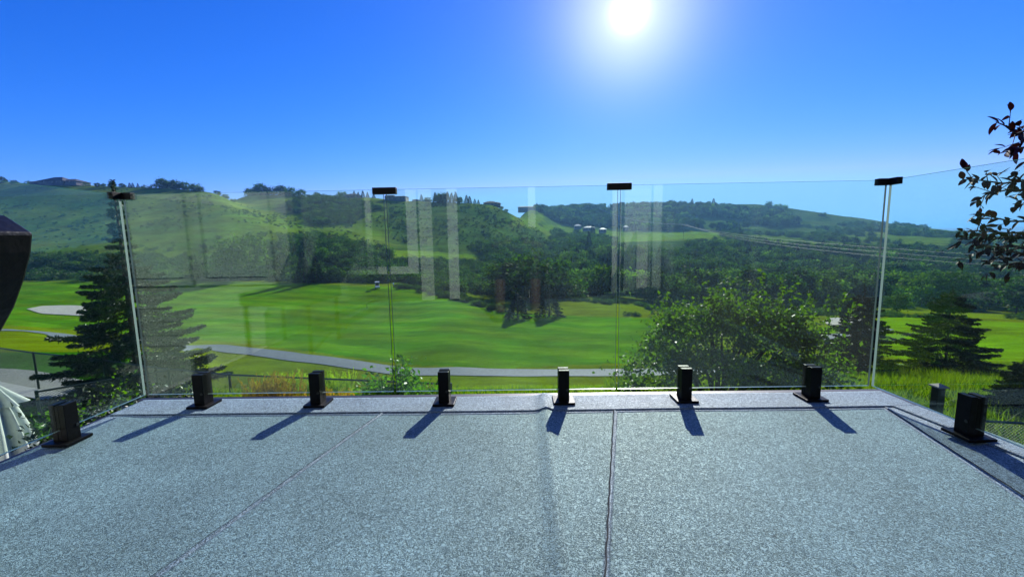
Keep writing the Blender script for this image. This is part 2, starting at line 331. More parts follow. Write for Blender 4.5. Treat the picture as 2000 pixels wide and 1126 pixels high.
# ------------------------------------------------------------------ terrain
# for chosen picture columns: forward distance (m) and picture row where the ground there lies
COLS = {
 -500: [(60,680),(132,556),(150,545),(175,505),(210,470),(260,430),(320,385),(370,352)],
 0:    [(70,640),(100,592),(132,553),(150,545),(175,506),(210,475),(250,440),(290,405),(330,372),(358,352)],
 100:  [(70,646),(100,592),(132,551),(150,543),(175,505),(210,475),(250,440),(290,405),(330,372),(358,356)],
 300:  [(60,668),(100,592),(132,549),(150,540),(175,508),(200,482),(240,445),(280,412),(320,382),(352,365)],
 420:  [(55,676),(100,590),(130,550),(150,538),(175,508),(200,480),(235,445),(270,415),(310,388),(350,372)],
 500:  [(52,686),(100,589),(128,551),(150,540),(175,510),(205,480),(235,450),(262,425),(330,410),(380,397),(440,380)],
 600:  [(48,700),(100,590),(124,553),(145,545),(175,515),(200,482),(240,458),(290,440),(330,418),(370,396),(440,380)],
 700:  [(46,712),(100,592),(120,558),(145,545),(175,518),(205,490),(240,470),(290,446),(340,420),(385,398),(440,384)],
 780:  [(45,720),(96,594),(116,562),(140,548),(175,525),(205,498),(240,485),(290,455),(340,425),(385,405),(430,390)],
 880:  [(44,723),(92,590),(104,578),(135,560),(175,536),(215,512),(240,492),(290,455),(340,425),(385,406),(425,396)],
 960:  [(44,726),(86,604),(104,586),(135,565),(175,545),(210,520),(250,492),(300,458),(350,428),(395,406),(430,400)],
 1040: [(44,727),(82,612),(98,596),(130,574),(180,548),(230,522),(290,495),(350,470),(420,448),(500,432),(620,418),(800,409)],
 1100: [(44,727),(80,614),(96,590),(125,578),(180,552),(240,525),(310,498),(420,474),(520,460),(640,446),(760,430),(900,410)],
 1200: [(44,727),(76,618),(92,592),(110,588),(180,560),(240,520),(310,498),(400,476),(520,468),(620,455),(740,440),(900,404)],
 1300: [(44,724),(75,619),(90,608),(110,604),(180,562),(240,530),(310,500),(400,472),(500,462),(620,452),(760,430),(900,400)],
 1420: [(44,720),(75,619),(90,612),(110,608),(180,566),(240,536),(310,504),(400,474),(480,462),(600,455),(760,430),(920,398)],
 1550: [(44,716),(74,616),(90,610),(110,606),(180,568),(240,540),(310,508),(400,480),(500,466),(600,458),(740,436),(900,407)],
 1700: [(44,712),(72,620),(90,610),(110,606),(180,570),(240,540),(300,512),(380,484),(460,470),(560,460),(690,446),(820,430)],
 1850: [(44,706),(68,624),(90,612),(110,608),(180,572),(240,542),(300,512),(380,484),(460,468),(560,460),(700,451)],
 2000: [(42,704),(64,632),(86,618),(110,612),(180,575),(240,545),(300,515),(380,490),(460,478),(600,471)],
 2500: [(42,700),(64,640),(86,620),(110,612),(180,575),(240,545),(300,515),(400,490),(600,474)],
}
DG = np.concatenate([np.linspace(3, 12, 16)[:-1], 12*np.exp(np.linspace(0, math.log(1500/12), 440))])
keys = sorted(COLS)
ucol = []; zc = []
for k in keys:
    kn = COLS[k]; u = uv_of(k, 520)[0]; ucol.append(u)
    ds = [0, 11.5, 14]; zs = [-3.45, -3.55, -4.3]
    if k <= 300: ds[-1] = 17; zs[-1] = -3.7
    elif k <= 1300: ds += [20, 30, 38]; zs += [-7.0, -10.9, -13.5]
    elif k <= 1420: ds += [20, 30, 38]; zs += [-6.8, -10.2, -12.9]
    for d, py in kn:
        ds.append(d); zs.append(.8+uv_of(k, py)[1]*d)
    dl, zl = ds[-1], zs[-1]
    sl = (zs[-1]-zs[-2])/(ds[-1]-ds[-2])
    ds += [dl*1.05, dl*1.35, dl*2.2, 4000]; zs += [zl+sl*dl*.01, zl-.05*dl, zl-.16*dl-15, -60]
    ds = np.array(ds); zs = np.array(zs)
    f0 = np.interp(DG, ds, zs)
    ker = 9; w = np.hanning(ker+2)[1:-1]; w /= w.sum()          # soften the knots
    fp = np.pad(f0, ker//2, mode='edge'); f1 = np.convolve(fp, w, 'valid')
    zc.append(f1)
ucol = np.array(ucol); zc = np.array(zc)
NU = 620
UG = np.concatenate([np.linspace(-3.0, -1.45, 40)[:-1], np.linspace(-1.45, 1.45, NU-78), np.linspace(1.45, 3.0, 40)[1:]])
def catmull(xk, Y, x):
    x = np.clip(x, xk[0], xk[-1]); i = np.clip(np.searchsorted(xk, x)-1, 0, len(xk)-2)
    h = xk[i+1]-xk[i]; t = ((x-xk[i])/h)[:, None]
    m = np.gradient(Y, xk, axis=0)
    s = np.diff(Y, axis=0)/np.diff(xk)[:, None]
    lim = np.zeros_like(m); lim[1:-1] = np.where(s[1:]*s[:-1] > 0, np.sign(s[1:])*np.minimum(np.abs(m[1:-1]), 2*np.minimum(np.abs(s[1:]), np.abs(s[:-1]))), 0)
    lim[0] = 0; lim[-1] = 0
    h = h[:, None]
    return (2*t**3-3*t**2+1)*Y[i]+(t**3-2*t**2+t)*h*lim[i]+(-2*t**3+3*t**2)*Y[i+1]+(t**3-t**2)*h*lim[i+1]
ZG = catmull(ucol, zc, UG)                       # (NU, ND)
UU, DD = np.meshgrid(UG, DG, indexing='ij'); XX = UU*DD; YY = DD
amp = np.clip((DD-125)/80, 0, 1)*1.3*np.clip(DD/300, .4, 1.4)
ZG = ZG+fbm(XX, YY, 38, 5, 3)*amp*1.2
ZG = ZG+fbm(XX, YY, 14, 3, 9)*np.clip((DD-20)/40, 0, 1)*np.clip((140-DD)/40, 0, 1)*.35+fbm(XX, YY, 5, 3, 12)*.06
def terrain_z(x, y):
    y = np.maximum(np.asarray(y, float), 3.01); x = np.asarray(x, float); u = np.clip(x/y, UG[0], UG[-1]-1e-6); d = np.clip(y, DG[0], DG[-1]-1e-3)
    i = np.clip(np.searchsorted(UG, u)-1, 0, len(UG)-2); j = np.clip(np.searchsorted(DG, d)-1, 0, len(DG)-2)
    a = (u-UG[i])/(UG[i+1]-UG[i]); b = (d-DG[j])/(DG[j+1]-DG[j])
    return (ZG[i, j]*(1-a)+ZG[i+1, j]*a)*(1-b)+(ZG[i, j+1]*(1-a)+ZG[i+1, j+1]*a)*b
def hit(px, py, dmin=4, dmax=1400):
    """point where the sight line through a picture position first meets the ground"""
    u, v = uv_of(px, py); d = np.exp(np.linspace(math.log(dmin), math.log(dmax), 3000))
    z = .8+v*d; t = terrain_z(u*d, d); w = np.nonzero(z <= t)[0]
    if len(w) == 0: return None
    d = d[w[0]]; return np.array([u*d, d, float(terrain_z(u*d, d))])
def ground(px, y, py=520):
    u = uv_of(px, py)[0]; return Vector((u*y, y, float(terrain_z(u*y, y))))

PX, PY = to_px(np.stack([XX, YY, ZG], -1))
n1 = fbm(XX, YY, 30, 4, 20); n2 = fbm(XX, YY, 8, 4, 30)
FAIR = np.array([.062, .170, .0008]); FAIR2 = np.array([.125, .245, .0015]); ROUGH = np.array([.120, .170, .002]); HILL = np.array([.070, .135, .012])
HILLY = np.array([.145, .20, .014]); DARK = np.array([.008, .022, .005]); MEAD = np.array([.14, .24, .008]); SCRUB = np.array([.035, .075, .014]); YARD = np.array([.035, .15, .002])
C = np.empty(XX.shape+(3,)); C[:] = HILL
C += (HILLY-HILL)*np.clip(.5+n1[..., None]*1.2, 0, 1)
def paint(mask, col, k=1.0):
    C[mask] = C[mask]*(1-k)+np.asarray(col)*k
stripe = .5+.5*np.tanh(4*np.sin((XX*.30+YY)*.85+.8*n1))
near = DD < 135
paint(near, ROUGH)
fair_poly = [(-900, 556), (0, 552), (300, 547), (560, 553), (780, 560), (900, 580), (980, 608), (1100, 616), (1300, 622), (1300, 705), (1000, 718), (800, 712), (640, 690), (500, 672), (300, 655), (0, 632), (-900, 640)]
m = inpoly(PX+n2*6, PY+n1*2, fair_poly) & (DD < 145)
C[m] = FAIR+(FAIR2-FAIR)*np.clip(.18+.5*stripe[m]+.5*n1[m], 0, 1)[:, None]
m = inpoly(PX+n2*6, PY, [(1600, 640), (1750, 618), (2050, 632), (2400, 650), (2400, 720), (2000, 705), (1760, 700), (1600, 680)]) & (DD < 110)
C[m] = FAIR2*1.05
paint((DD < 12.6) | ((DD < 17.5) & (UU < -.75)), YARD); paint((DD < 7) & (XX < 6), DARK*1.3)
hm = DD > 128
paint(hm & inpoly(PX, PY, [(-900, 505), (230, 500), (420, 505), (560, 515), (780, 530), (960, 530), (960, 572), (780, 556), (560, 548), (0, 548), (-900, 560)]), DARK*1.6, .75)
paint(hm & inpoly(PX+n1*30, PY+n2*6, [(560, 395), (620, 383), (700, 392), (760, 410), (700, 420), (570, 412)]), DARK, .8)
paint(hm & inpoly(PX+n1*20, PY+n2*6, [(760, 395), (900, 395), (1000, 410), (1060, 450), (1080, 490), (880, 500), (760, 470)]), SCRUB*1.5, .6)
paint(hm & inpoly(PX+n1*20, PY+n2*4, [(420, 420), (760, 415), (760, 462), (420, 470)]), MEAD*.8, .7)
paint(hm & inpoly(PX+n1*14, PY+n2*3, [(760, 488), (860, 492), (1000, 500), (980, 512), (860, 506), (760, 500)]), MEAD, .8)
paint(hm & inpoly(PX, PY+n2*2, [(1000, 410), (1060, 420), (1130, 440), (1190, 456), (1120, 456), (1040, 448), (1000, 440)]), MEAD, .9)
paint(hm & inpoly(PX, PY+n2*2, [(1180, 450), (1400, 453), (1420, 462), (1190, 474)]), MEAD, .9)
paint(hm & inpoly(PX, PY+n2*3, [(1400, 453), (1900, 459), (2400, 462), (2400, 480), (1900, 478), (1400, 468)]), MEAD*.7, .7)
paint(hm & inpoly(PX, PY, [(1060, 478), (1180, 474), (1400, 468), (1650, 478), (2400, 480), (2400, 640), (1600, 612), (1300, 606), (1060, 570)]), SCRUB, .8)
paint(hm & inpoly(PX+n1*25, PY+n2*4, [(1060, 400), (1540, 395), (1800, 440), (1780, 452), (1400, 452), (1060, 440)]), SCRUB*1.3, .6)
C *= (1+.12*n2[..., None])
V = np.stack([XX, YY, ZG], -1).reshape(-1, 3)
nd = len(DG); I = np.arange(len(UG)-1)[:, None]*nd+np.arange(nd-1)[None, :]; I = I.ravel()
me = np_mesh('terrain', V, np.stack([I, I+nd, I+nd+1, I+1], 1), M_ground)
ca = me.color_attributes.new('zone', 'FLOAT_COLOR', 'POINT')
ca.data.foreach_set('color', np.concatenate([C.reshape(-1, 3), np.ones((len(V), 1))], 1).astype(np.float32).ravel())
terr = link('hillside_terrain', me, None, smooth=True, kind='structure')
# the plain that carries on to the horizon in every direction
mb = MB(); n = 64
M_plain = mat('plain_grass', (.07, .10, .03), .95, noise=(.004, .25))
mb.add([(0, 0, -62)]+[(16000*math.cos(2*math.pi*i/n), 16000*math.sin(2*math.pi*i/n), -62) for i in range(n)], [(0, i+1, (i+1) % n+1) for i in range(n)])
mb.obj('plain_ground', M_plain, kind='structure')
mb = MB(); mb.bbox(-60, 60, -60, 3.05, -3.9, -3.47); mb.obj('yard_ground', mat('yard_lawn', (.045, .09, .012), .95, noise=(6, .25)), kind='structure')
# far blue hills
xs = np.linspace(1500, 12500, 120); yy0 = 5200
hz = 34+16*fbm(xs, xs*0, 1800, 4, 50)
mbv = []; 
for i, x in enumerate(xs): mbv += [(x, yy0-900, -70), (x, yy0, hz[i]*1.0+20), (x, yy0+1800, hz[i]*.4), (x, yy0+2500, -70)]
link('distant_hills', np_mesh('distant_hills', mbv, [(4*i+k, 4*i+4+k, 4*i+5+k, 4*i+1+k) for i in range(len(xs)-1) for k in range(3)], mat('far_hill_green', (.05, .07, .04), .95, noise=(.002, .4))), smooth=True, kind='structure')

def ribbon(name, pts, width, m, off=.03, parent=None, n=6, **k):
    """a strip draped on the ground along world points"""
    pts = [np.array(p[:2], float) for p in pts]
    q = []
    for i in range(len(pts)-1):
        p0 = pts[max(i-1, 0)]; p1 = pts[i]; p2 = pts[i+1]; p3 = pts[min(i+2, len(pts)-1)]
        s = max(4, int(np.linalg.norm(p2-p1)/.7))
        for j in range(s):
            t = j/s; q.append(.5*((2*p1)+(-p0+p2)*t+(2*p0-5*p1+4*p2-p3)*t*t+(-p0+3*p1-3*p2+p3)*t**3))
    q.append(pts[-1]); q = np.array(q); tn = np.gradient(q, axis=0); tn /= np.linalg.norm(tn, axis=1)[:, None]; nn = np.stack([-tn[:, 1], tn[:, 0]], 1)
    Vv = []
    for j in range(n+1):
        w = (j/n-.5)*width; a = q+nn*w; Vv.append(np.stack([a[:, 0], a[:, 1], terrain_z(a[:, 0], a[:, 1])+off], 1))
    Vv = np.stack(Vv, 1); L = len(q); Fq = [(i*(n+1)+j, i*(n+1)+j+1, (i+1)*(n+1)+j+1, (i+1)*(n+1)+j) for i in range(L-1) for j in range(n)]
    return link(name, np_mesh(name, Vv.reshape(-1, 3), Fq, m), parent=parent, smooth=True, **k)
def px_line(L): return [hit(*p) for p in L]
ribbon('cart_path', px_line([(-160, 622), (0, 645), (120, 654), (210, 668), (360, 677), (480, 685), (600, 700), (720, 716), (840, 726), (1000, 728), (1215, 728), (1400, 724), (1560, 716), (1700, 712), (1800, 716), (1900, 724), (2050, 732)]), 2.7, M_asphalt, .06, kind='structure')
ribbon('side_path', px_line([(1560, 662), (1640, 655), (1730, 642)]), 2.2, M_asphalt, .06, kind='structure')
def patch(name, poly, m, off, step=1.0, **k):
    """a flat-lying patch draped on the ground inside a picture-space outline turned to world points"""
    P = np.array([hit(*p)[:2] for p in poly]); c = P.mean(0); n = 40; rings = 10
    idx = np.linspace(0, len(P), n, endpoint=False); P2 = np.array([P[int(i)]*(1-i % 1)+P[(int(i)+1) % len(P)]*(i % 1) for i in idx])
    Vv = []
    for r in range(rings+1):
        a = c+(P2-c)*(r/rings); Vv.append(np.stack([a[:, 0], a[:, 1], terrain_z(a[:, 0], a[:, 1])+off], 1))
    Fq = [(r*n+i, r*n+(i+1) % n, (r+1)*n+(i+1) % n, (r+1)*n+i) for r in range(rings) for i in range(n)]
    return link(name, np_mesh(name, np.array(Vv).reshape(-1, 3), Fq, m), smooth=True, **k)
patch('sand_bunker', [(52, 604), (80, 598), (110, 597), (150, 597), (200, 602), (190, 612), (160, 617), (120, 615), (80, 613)], M_sand, .12, kind='structure')
patch('far_bunker', [(1606, 628), (1625, 621), (1680, 622), (1700, 628), (1660, 634), (1618, 636)], M_sand, .12, kind='structure')
ribbon('concrete_walk', [(-24, 14.0), (-18.5, 13.6), (-15, 12.4), (-12.2, 11.3), (-10.2, 10.2), (-8.0, 9.2)], 1.5, M_concrete, .05, kind='structure')
ribbon('hill_trail', px_line([(1560, 484), (1660, 488), (1760, 494), (1860, 506), (1940, 520), (2020, 542)]), 2.0, mat('trail_gravel', (.12, .13, .10), .9), .3, kind='structure')

# ------------------------------------------------------------------ foliage builders
def leaf_cards(P, size, up=.3, fold=True, aspect=.55, seed=0, droop=0.0, dirs=None):
    """small pointed leaves: 4 verts, 2 triangles folded at the midrib"""
    r = np.random.default_rng(seed); n = len(P)
    d = r.normal(size=(n, 3)) if dirs is None else dirs+r.normal(size=(n, 3))*.45
    d[:, 2] -= droop; d /= np.linalg.norm(d, axis=1)[:, None]
    a = r.normal(size=(n, 3)); a[:, 2] *= up; s = np.cross(d, a); s /= np.linalg.norm(s, axis=1)[:, None]+1e-9
    nn = np.cross(d, s); L = size*(.65+.7*r.random((n, 1)))
    b = P; t = P+d*L; l = P+d*L*.45+s*L*aspect*.5+nn*L*.12; q = P+d*L*.45-s*L*aspect*.5+nn*L*.12
    V = np.stack([b, l, t, q], 1).reshape(-1, 3); i = np.arange(n)*4
    Fc = np.concatenate([np.stack([i, i+1, i+2], 1), np.stack([i, i+2, i+3], 1)])
    return V, Fc
def crown_points(seed, n, rx, ry, rz, clumps=34, tight=.2, hollow=.35):
    r = np.random.default_rng(seed); c = []
    while len(c) < clumps:
        p = r.uniform(-1, 1, 3); q = np.linalg.norm(p)
        if hollow < q < 1 and p[2] > -.75: c.append(p*(.86 if q > .9 else 1))
    c = np.array(c); w = r.random(clumps)+.4; w /= w.sum()
    k = r.choice(clumps, n, p=w); sz = tight*(.6+.8*r.random(clumps))
    P = c[k]+r.normal(size=(n, 3))*sz[k][:, None]*.62
    return P*np.array([rx, ry, rz]), c*np.array([rx, ry, rz])
def tree_mesh(kind, seed, n, leaf, m):
    """unit far tree: 1 m tall, base at the origin; crown mesh and trunk mesh"""
    r = np.random.default_rng(seed)
    if kind == 'round':
        P, c = crown_points(seed, n, .36, .36, .42, 26, .30, .3); P[:, 2] += .56
        V, Fc = leaf_cards(P, leaf, 1, seed=seed, aspect=.9)
        tb = MB(); tb.tube([(0, 0, -.05), (.01, 0, .25), (0, .01, .6)], [.022, .017, .006], 5)
        for q in c[:7]: tb.tube([(0, 0, .28), tuple(q*.5+np.array([0, 0, .5])), tuple(q*.9+np.array([0, 0, .56]))], [.01, .006, .002], 4)
    elif kind == 'tall':
        P, c = crown_points(seed, n, .2, .2, .45, 26, .34, .2); P[:, 2] += .54
        V, Fc = leaf_cards(P, leaf, 1, seed=seed, aspect=.9)
        tb = MB(); tb.tube([(0, 0, -.05), (.01, 0, .25), (0, .01, .8)], [.018, .014, .004], 5)
    elif kind == 'bush':
        P, c = crown_points(seed, n, .62, .62, .62, 22, .32, .2); P[:, 2] += .42; P[:, 2] = np.abs(P[:, 2])
        V, Fc = leaf_cards(P, leaf, 1, seed=seed, aspect=.9)
        tb = MB(); tb.tube([(0, 0, -.05), (0, 0, .5)], [.03, .01], 5)
    else:                                        # conifer
        h = r.random(n)**.75; h = 1-h; lay = np.round(h*16)/16*.75+h*.25
        rad = (1-lay)*.2*(.5+.55*np.sqrt(r.random(n))); a = r.random(n)*2*np.pi; rad *= 1+.35*np.sin(a*5+lay*40)
        P = np.stack([rad*np.cos(a), rad*np.sin(a), .06+lay*.94-rad*.35], 1)
        dirs = np.stack([np.cos(a), np.sin(a), -.25+0*a], 1)*1.2
        V, Fc = leaf_cards(P, leaf, .3, seed=seed, aspect=.5, dirs=dirs)
        tb = MB(); tb.tube([(0, 0, -.05), (0, 0, .98)], [.018, .003], 5)
    return np_mesh('crown', V, Fc, m), tb.mesh('trunk')
TM = {}
M_aspen3 = leaf_mat('sunlit_crown_leaves', (.05, .11, .015), (.15, .25, .04), .4, .04, .6)  # paler leaf colour paints the sunlit look of some crowns
TM['round'] = [tree_mesh('round', s, 1500, .062, mm) for s, mm in ((1, M_aspen), (2, M_aspen2), (3, M_aspen), (14, M_aspen3))]
TM['tall'] = [tree_mesh('tall', s, 1100, .052, mm) for s, mm in ((4, M_aspen), (5, M_aspen3))]
TM['conifer'] = [tree_mesh('conifer', s, 1300, .055, M_conif) for s in (6, 7)]
TM['bush'] = [tree_mesh('bush', s, 700, .11, mm) for s, mm in ((8, M_aspen), (9, M_aspen2), (10, M_aspen))]
TM['plum'] = [tree_mesh('bush', 11, 900, .1, M_purple)]
for k in TM:
    for c, t in TM[k]: t.materials.append(M_bark)
NAMES = {'round': 'aspen_tree', 'tall': 'poplar_tree', 'conifer': 'conifer_tree', 'bush': 'bush', 'plum': 'plum_bush'}
def far_tree(kind, x, y, h, label, group=None, wide=1.0, cat=None, var=None):
    v = TM[kind][(var if var is not None else random.randrange(len(TM[kind])))]
    o = empty(NAMES[kind], (x, y, float(terrain_z(x, y))-.02*h), random.random()*6.28, label=label, cat=cat or ('bush' if kind in ('bush', 'plum') else 'tree'), group=group)
    for nme, me in (('crown', v[0]), ('trunk', v[1])):
        if kind in ('bush', 'plum') and nme == 'trunk': nme = 'stem'
        c = bpy.data.objects.new(nme, me); COL.objects.link(c); c.parent = o; c.scale = (h*wide, h*wide, h)
    return o

def spruce(name, x, y, z, H, Wd, seed, matl, label, group=None, lean=0, dens=1.0, tp=.85):
    """near spruce: tapered trunk, whorls of drooping branches, each branch clad in short needle sprays"""
    r = np.random.default_rng(seed); root = empty(name, (x, y, z), label=label, cat='tree', group=group)
    tb = MB(); tb.tube([(0, 0, -.3), (.02, 0, H*.3), (0, .02, H*.6), (0, 0, H*.88), (.01*H*.3, 0, H)], [.016*H, .012*H, .008*H, .0035*H, .0012*H], 8)
    Pn, Dn = [], []
    bb = MB(); hh = .06
    while hh < .9:
        nb = r.integers(5, 8); a0 = r.random()*6.28
        for k in range(nb):
            a = a0+k*2*math.pi/nb+r.normal()*.18; L = Wd/2*(1-hh)**tp*(.62+.5*r.random())+.06
            if tp > 1.2 and hh > .60: L *= .42
            zz = hh*H+r.normal()*.03; n = 7; pts = []
            for j in range(n):
                t = j/(n-1); rr = L*t; dz = -.34*L*t+.26*L*t*t+(.25*L*t if hh > .72 else 0)
                pts.append((rr*math.cos(a), rr*math.sin(a), zz+dz))
            bb.tube(pts, [.012*H/6*(1-.8*j/(n-1)) for j in range(n)], 4, cap=False)
            pts = np.array(pts); m = int(L*95*dens)+8
            for q in range(m):                       # side sprays
                t = .12+.88*r.random()**.75; f = t*(n-1); i = min(int(f), n-2); p = pts[i]+(pts[i+1]-pts[i])*(f-i)
                fw = np.array([math.cos(a), math.sin(a), .05]); sd_ = np.array([-math.sin(a), math.cos(a), 0])*(1 if r.random() < .5 else -1)
                d = fw*.65+sd_*(.9*r.random()+.1); d[2] += -.28+r.normal()*.18; d /= np.linalg.norm(d)
                sl = L*.30*(1.05-t)+.05
                for s in range(3):
                    Pn.append(p+d*sl*(s/3+.1)); Dn.append(d)
        hh += .026+.012*r.random()
    # leader sprays
    for q in range(int(60*dens)):
        t = .88+.12*r.random(); a = r.random()*6.28; Pn.append(np.array([0, 0, t*H])); Dn.append(np.array([math.cos(a)*.6, math.sin(a)*.6, .6]))
    Pn = np.array(Pn); Dn = np.array(Dn)
    V, Fc = leaf_cards(Pn, .085*(H/6)**.4, .3, seed=seed, aspect=.34, dirs=Dn*1.3)
    link('crown', np_mesh('crown', V, Fc, matl), parent=root)
    tb.obj('trunk', M_bark, root, True); bb.obj('branches', M_bark, root, True, kind='stuff')
    return root

# ------------------------------------------------------------------ the deck
def border_z(y): return .0035+np.clip(1.85-y, 0, 3)*.045
def slant_x(y): return 1.703-(1.858-y)*(1.703-1.541)/(1.858-1.188)
def seg_dist(x, y, a, b):
    a = np.array(a); b = np.array(b); d = b-a; t = np.clip(((x-a[0])*d[0]+(y-a[1])*d[1])/(d@d), 0, 1)
    return np.hypot(x-a[0]-d[0]*t, y-a[1]-d[1]*t)
def deck_h(x, y):
    z = .013*np.exp(-(seg_dist(x, y, (.135, 2.2), (.095, .6))/.032)**2)
    z = z+.005*np.exp(-(seg_dist(x, y, (-1.86, 1.80), (-1.36, .6))/.05)**2)
    z = z+.0025*fbm(x, y, .7, 3, 77)
    sx = slant_x(y); t = np.clip((x-sx)/(1.735-sx+1e-6), 0, 1); z = z+t*(border_z(y)-.004)*(y < 1.88)
    return z
def sheet(name, x0, x1, y0, y1, nx, ny, off, mm, parent, edge=True):
    X, Y = np.meshgrid(np.linspace(x0, x1, nx), np.linspace(y0, y1, ny), indexing='ij'); Z = deck_h(X, Y)+off
    V = np.stack([X, Y, Z], -1).reshape(-1, 3); i = (np.arange(nx-1)[:, None]*ny+np.arange(ny-1)[None]).ravel()
    Fc = [tuple(q) for q in np.stack([i, i+ny, i+ny+1, i+1], 1)]; V = list(V)
    if edge:                                        # skirt down 12 mm so the strip has thickness
        ring = [k*ny for k in range(nx)]+[(nx-1)*ny+k for k in range(1, ny)]+[k*ny+ny-1 for k in range(nx-2, -1, -1)]+[k for k in range(ny-2, 0, -1)]
        b = len(V)
        for q in ring: V.append(V[q]-np.array([0, 0, .02]))
        L = len(ring)
        for k in range(L): Fc.append((ring[k], b+k, b+(k+1) % L, ring[(k+1) % L]))
    return link(name, np_mesh(name, np.array(V), np.array(Fc), mm), parent=parent, smooth=False)
deck = empty('deck', (0, 0, 0), kind='structure')
sheet('membrane', -1.955, 1.735, -1.6, 1.86, 300, 290, 0, M_deck, deck).data.polygons.foreach_set('use_smooth', [True]*(299*289)+[False]*(2*(300+290)-4))
sheet('front_border', -1.955, 1.84, 1.843, 2.03, 240, 18, .0045, M_deck, deck)
def rb(name, x0, x1):
    X, Y = np.meshgrid(np.linspace(x0, x1, 6), np.linspace(-1.6, 1.84, 120), indexing='ij'); Z = border_z(Y)+.0035+0*X
    V = np.stack([X, Y, Z], -1).reshape(-1, 3); ny = 120; i = (np.arange(5)[:, None]*ny+np.arange(ny-1)[None]).ravel()
    Fc = [tuple(q) for q in np.stack([i, i+ny, i+ny+1, i+1], 1)]; b = len(V); V = list(V)
    for k in range(ny): V.append(V[k]-np.array([0, 0, .02]))
    for k in range(ny-1): Fc.append((k, k+1, b+k+1, b+k))
    return link(name, np_mesh(name, np.array(V), np.array(Fc), M_deck), parent=deck)
rb('side_border', 1.733, 1.84)
M_seam_strip = mat('dark_seam_strip', (.012, .016, .022), .95)
def seam(a, b, w=.016, h=.0035, strip_side=1):
    a = np.array(a); b = np.array(b); d = (b-a)/np.linalg.norm(b-a); n = np.array([-d[1], d[0]]); K = 160; V = []; Fc = []
    for i in range(K):
        p = a+(b-a)*i/(K-1)+n*.0012*math.sin(i*.7)
        for o_, hh in ((-w/2, 0), (-w/2+.002, h), (w/2-.002, h*.6), (w/2, 0)):
            q = p+n*o_; V.append((q[0], q[1], float(deck_h(q[0], q[1]))+hh+(0.0004 if hh else -.002)))
    for i in range(K-1):
        for k in range(3): Fc.append((i*4+k, i*4+k+1, i*4+5+k, i*4+4+k))
    link('welded_seam', np_mesh('welded_seam', V, Fc, M_deck), parent=deck)
    V = []; Fc = []                                 # dark strip along the edge of the weld
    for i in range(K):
        p = a+(b-a)*i/(K-1)+n*(.0012*math.sin(i*.7)-w/2*strip_side); wd = .0026+.0014*abs(math.sin(i*1.9)*math.sin(i*.37+1))
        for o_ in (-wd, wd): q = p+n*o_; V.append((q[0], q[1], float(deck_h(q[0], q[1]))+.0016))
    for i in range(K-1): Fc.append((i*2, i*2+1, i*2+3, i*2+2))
    link('dark_seam_strip', np_mesh('dark_seam_strip', V, Fc, M_seam_strip), parent=deck)
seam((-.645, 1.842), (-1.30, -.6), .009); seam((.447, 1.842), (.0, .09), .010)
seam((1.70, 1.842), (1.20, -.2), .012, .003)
mb = MB(); mb.bbox(-1.99, -1.955, -1.6, 2.06, -.30, -.008); mb.bbox(-1.99, 1.875, 2.03, 2.06, -.30, .004); mb.bbox(1.84, 1.875, -1.6, 2.03, -.30, .004)
mb.obj('edge_flashing', M_flash, deck)
mb = MB(); mb.bbox(-1.95, 1.83, -1.6, 2.02, -.30, -.015); mb.obj('deck_frame', M_wood, deck)
mb = MB(); mb.bbox(-1.6, 1.5, -1.6, 1.5, -3.5, -.31); mb.obj('lower_wall', M_siding, deck)
for x in (-1.85, 1.74):
    mb = MB(); mb.bbox(x-.08, x+.08, 1.84, 2.0, -3.6, -.30); mb.obj('support_post', M_wood, deck)

# glass panes: front row, then the two returns
ZB, ZT = .065, 1.043; TH = .010; GY = 1.95
railing = empty('glass_railing', (0, 0, 0), label='frameless clear glass railing round the front and sides of the deck', cat='railing')
def pane(x0, x1, y0, y1, label):
    mb = MB(); mb.bbox(x0, x1, y0, y1, ZB, ZT); o = mb.obj('glass_panel', M_glass, railing, label=label)
    o.data.materials.append(M_edge); o.data.materials.append(M_edge_dark); o.data.materials.append(M_edge_side)
    thin = 1 if (y1-y0) < (x1-x0) else 0
    for p in o.data.polygons:
        nrm = p.normal
        if abs(nrm[thin]) > .5: p.material_index = 0
        elif nrm[2] > .5: p.material_index = 2
        elif nrm[2] < -.5: p.material_index = 1
        else: p.material_index = 3
    return o
pane(-1.850, -.620, GY-TH/2, GY+TH/2, 'left front glass panel with house siding reflected in it')
pane(-.607, .474, GY-TH/2, GY+TH/2, 'middle front glass panel with the seated photographer mirrored in it')
pane(.487, 1.706, GY-TH/2, GY+TH/2, 'right front glass panel in front of the leafy apple tree')
pane(-1.871, -1.859, -1.5, 1.944, 'left side glass panel beside the black chair back')
pane(1.716, 1.728, -1.5, 1.944, 'right side glass panel below the purple-leaved branches')

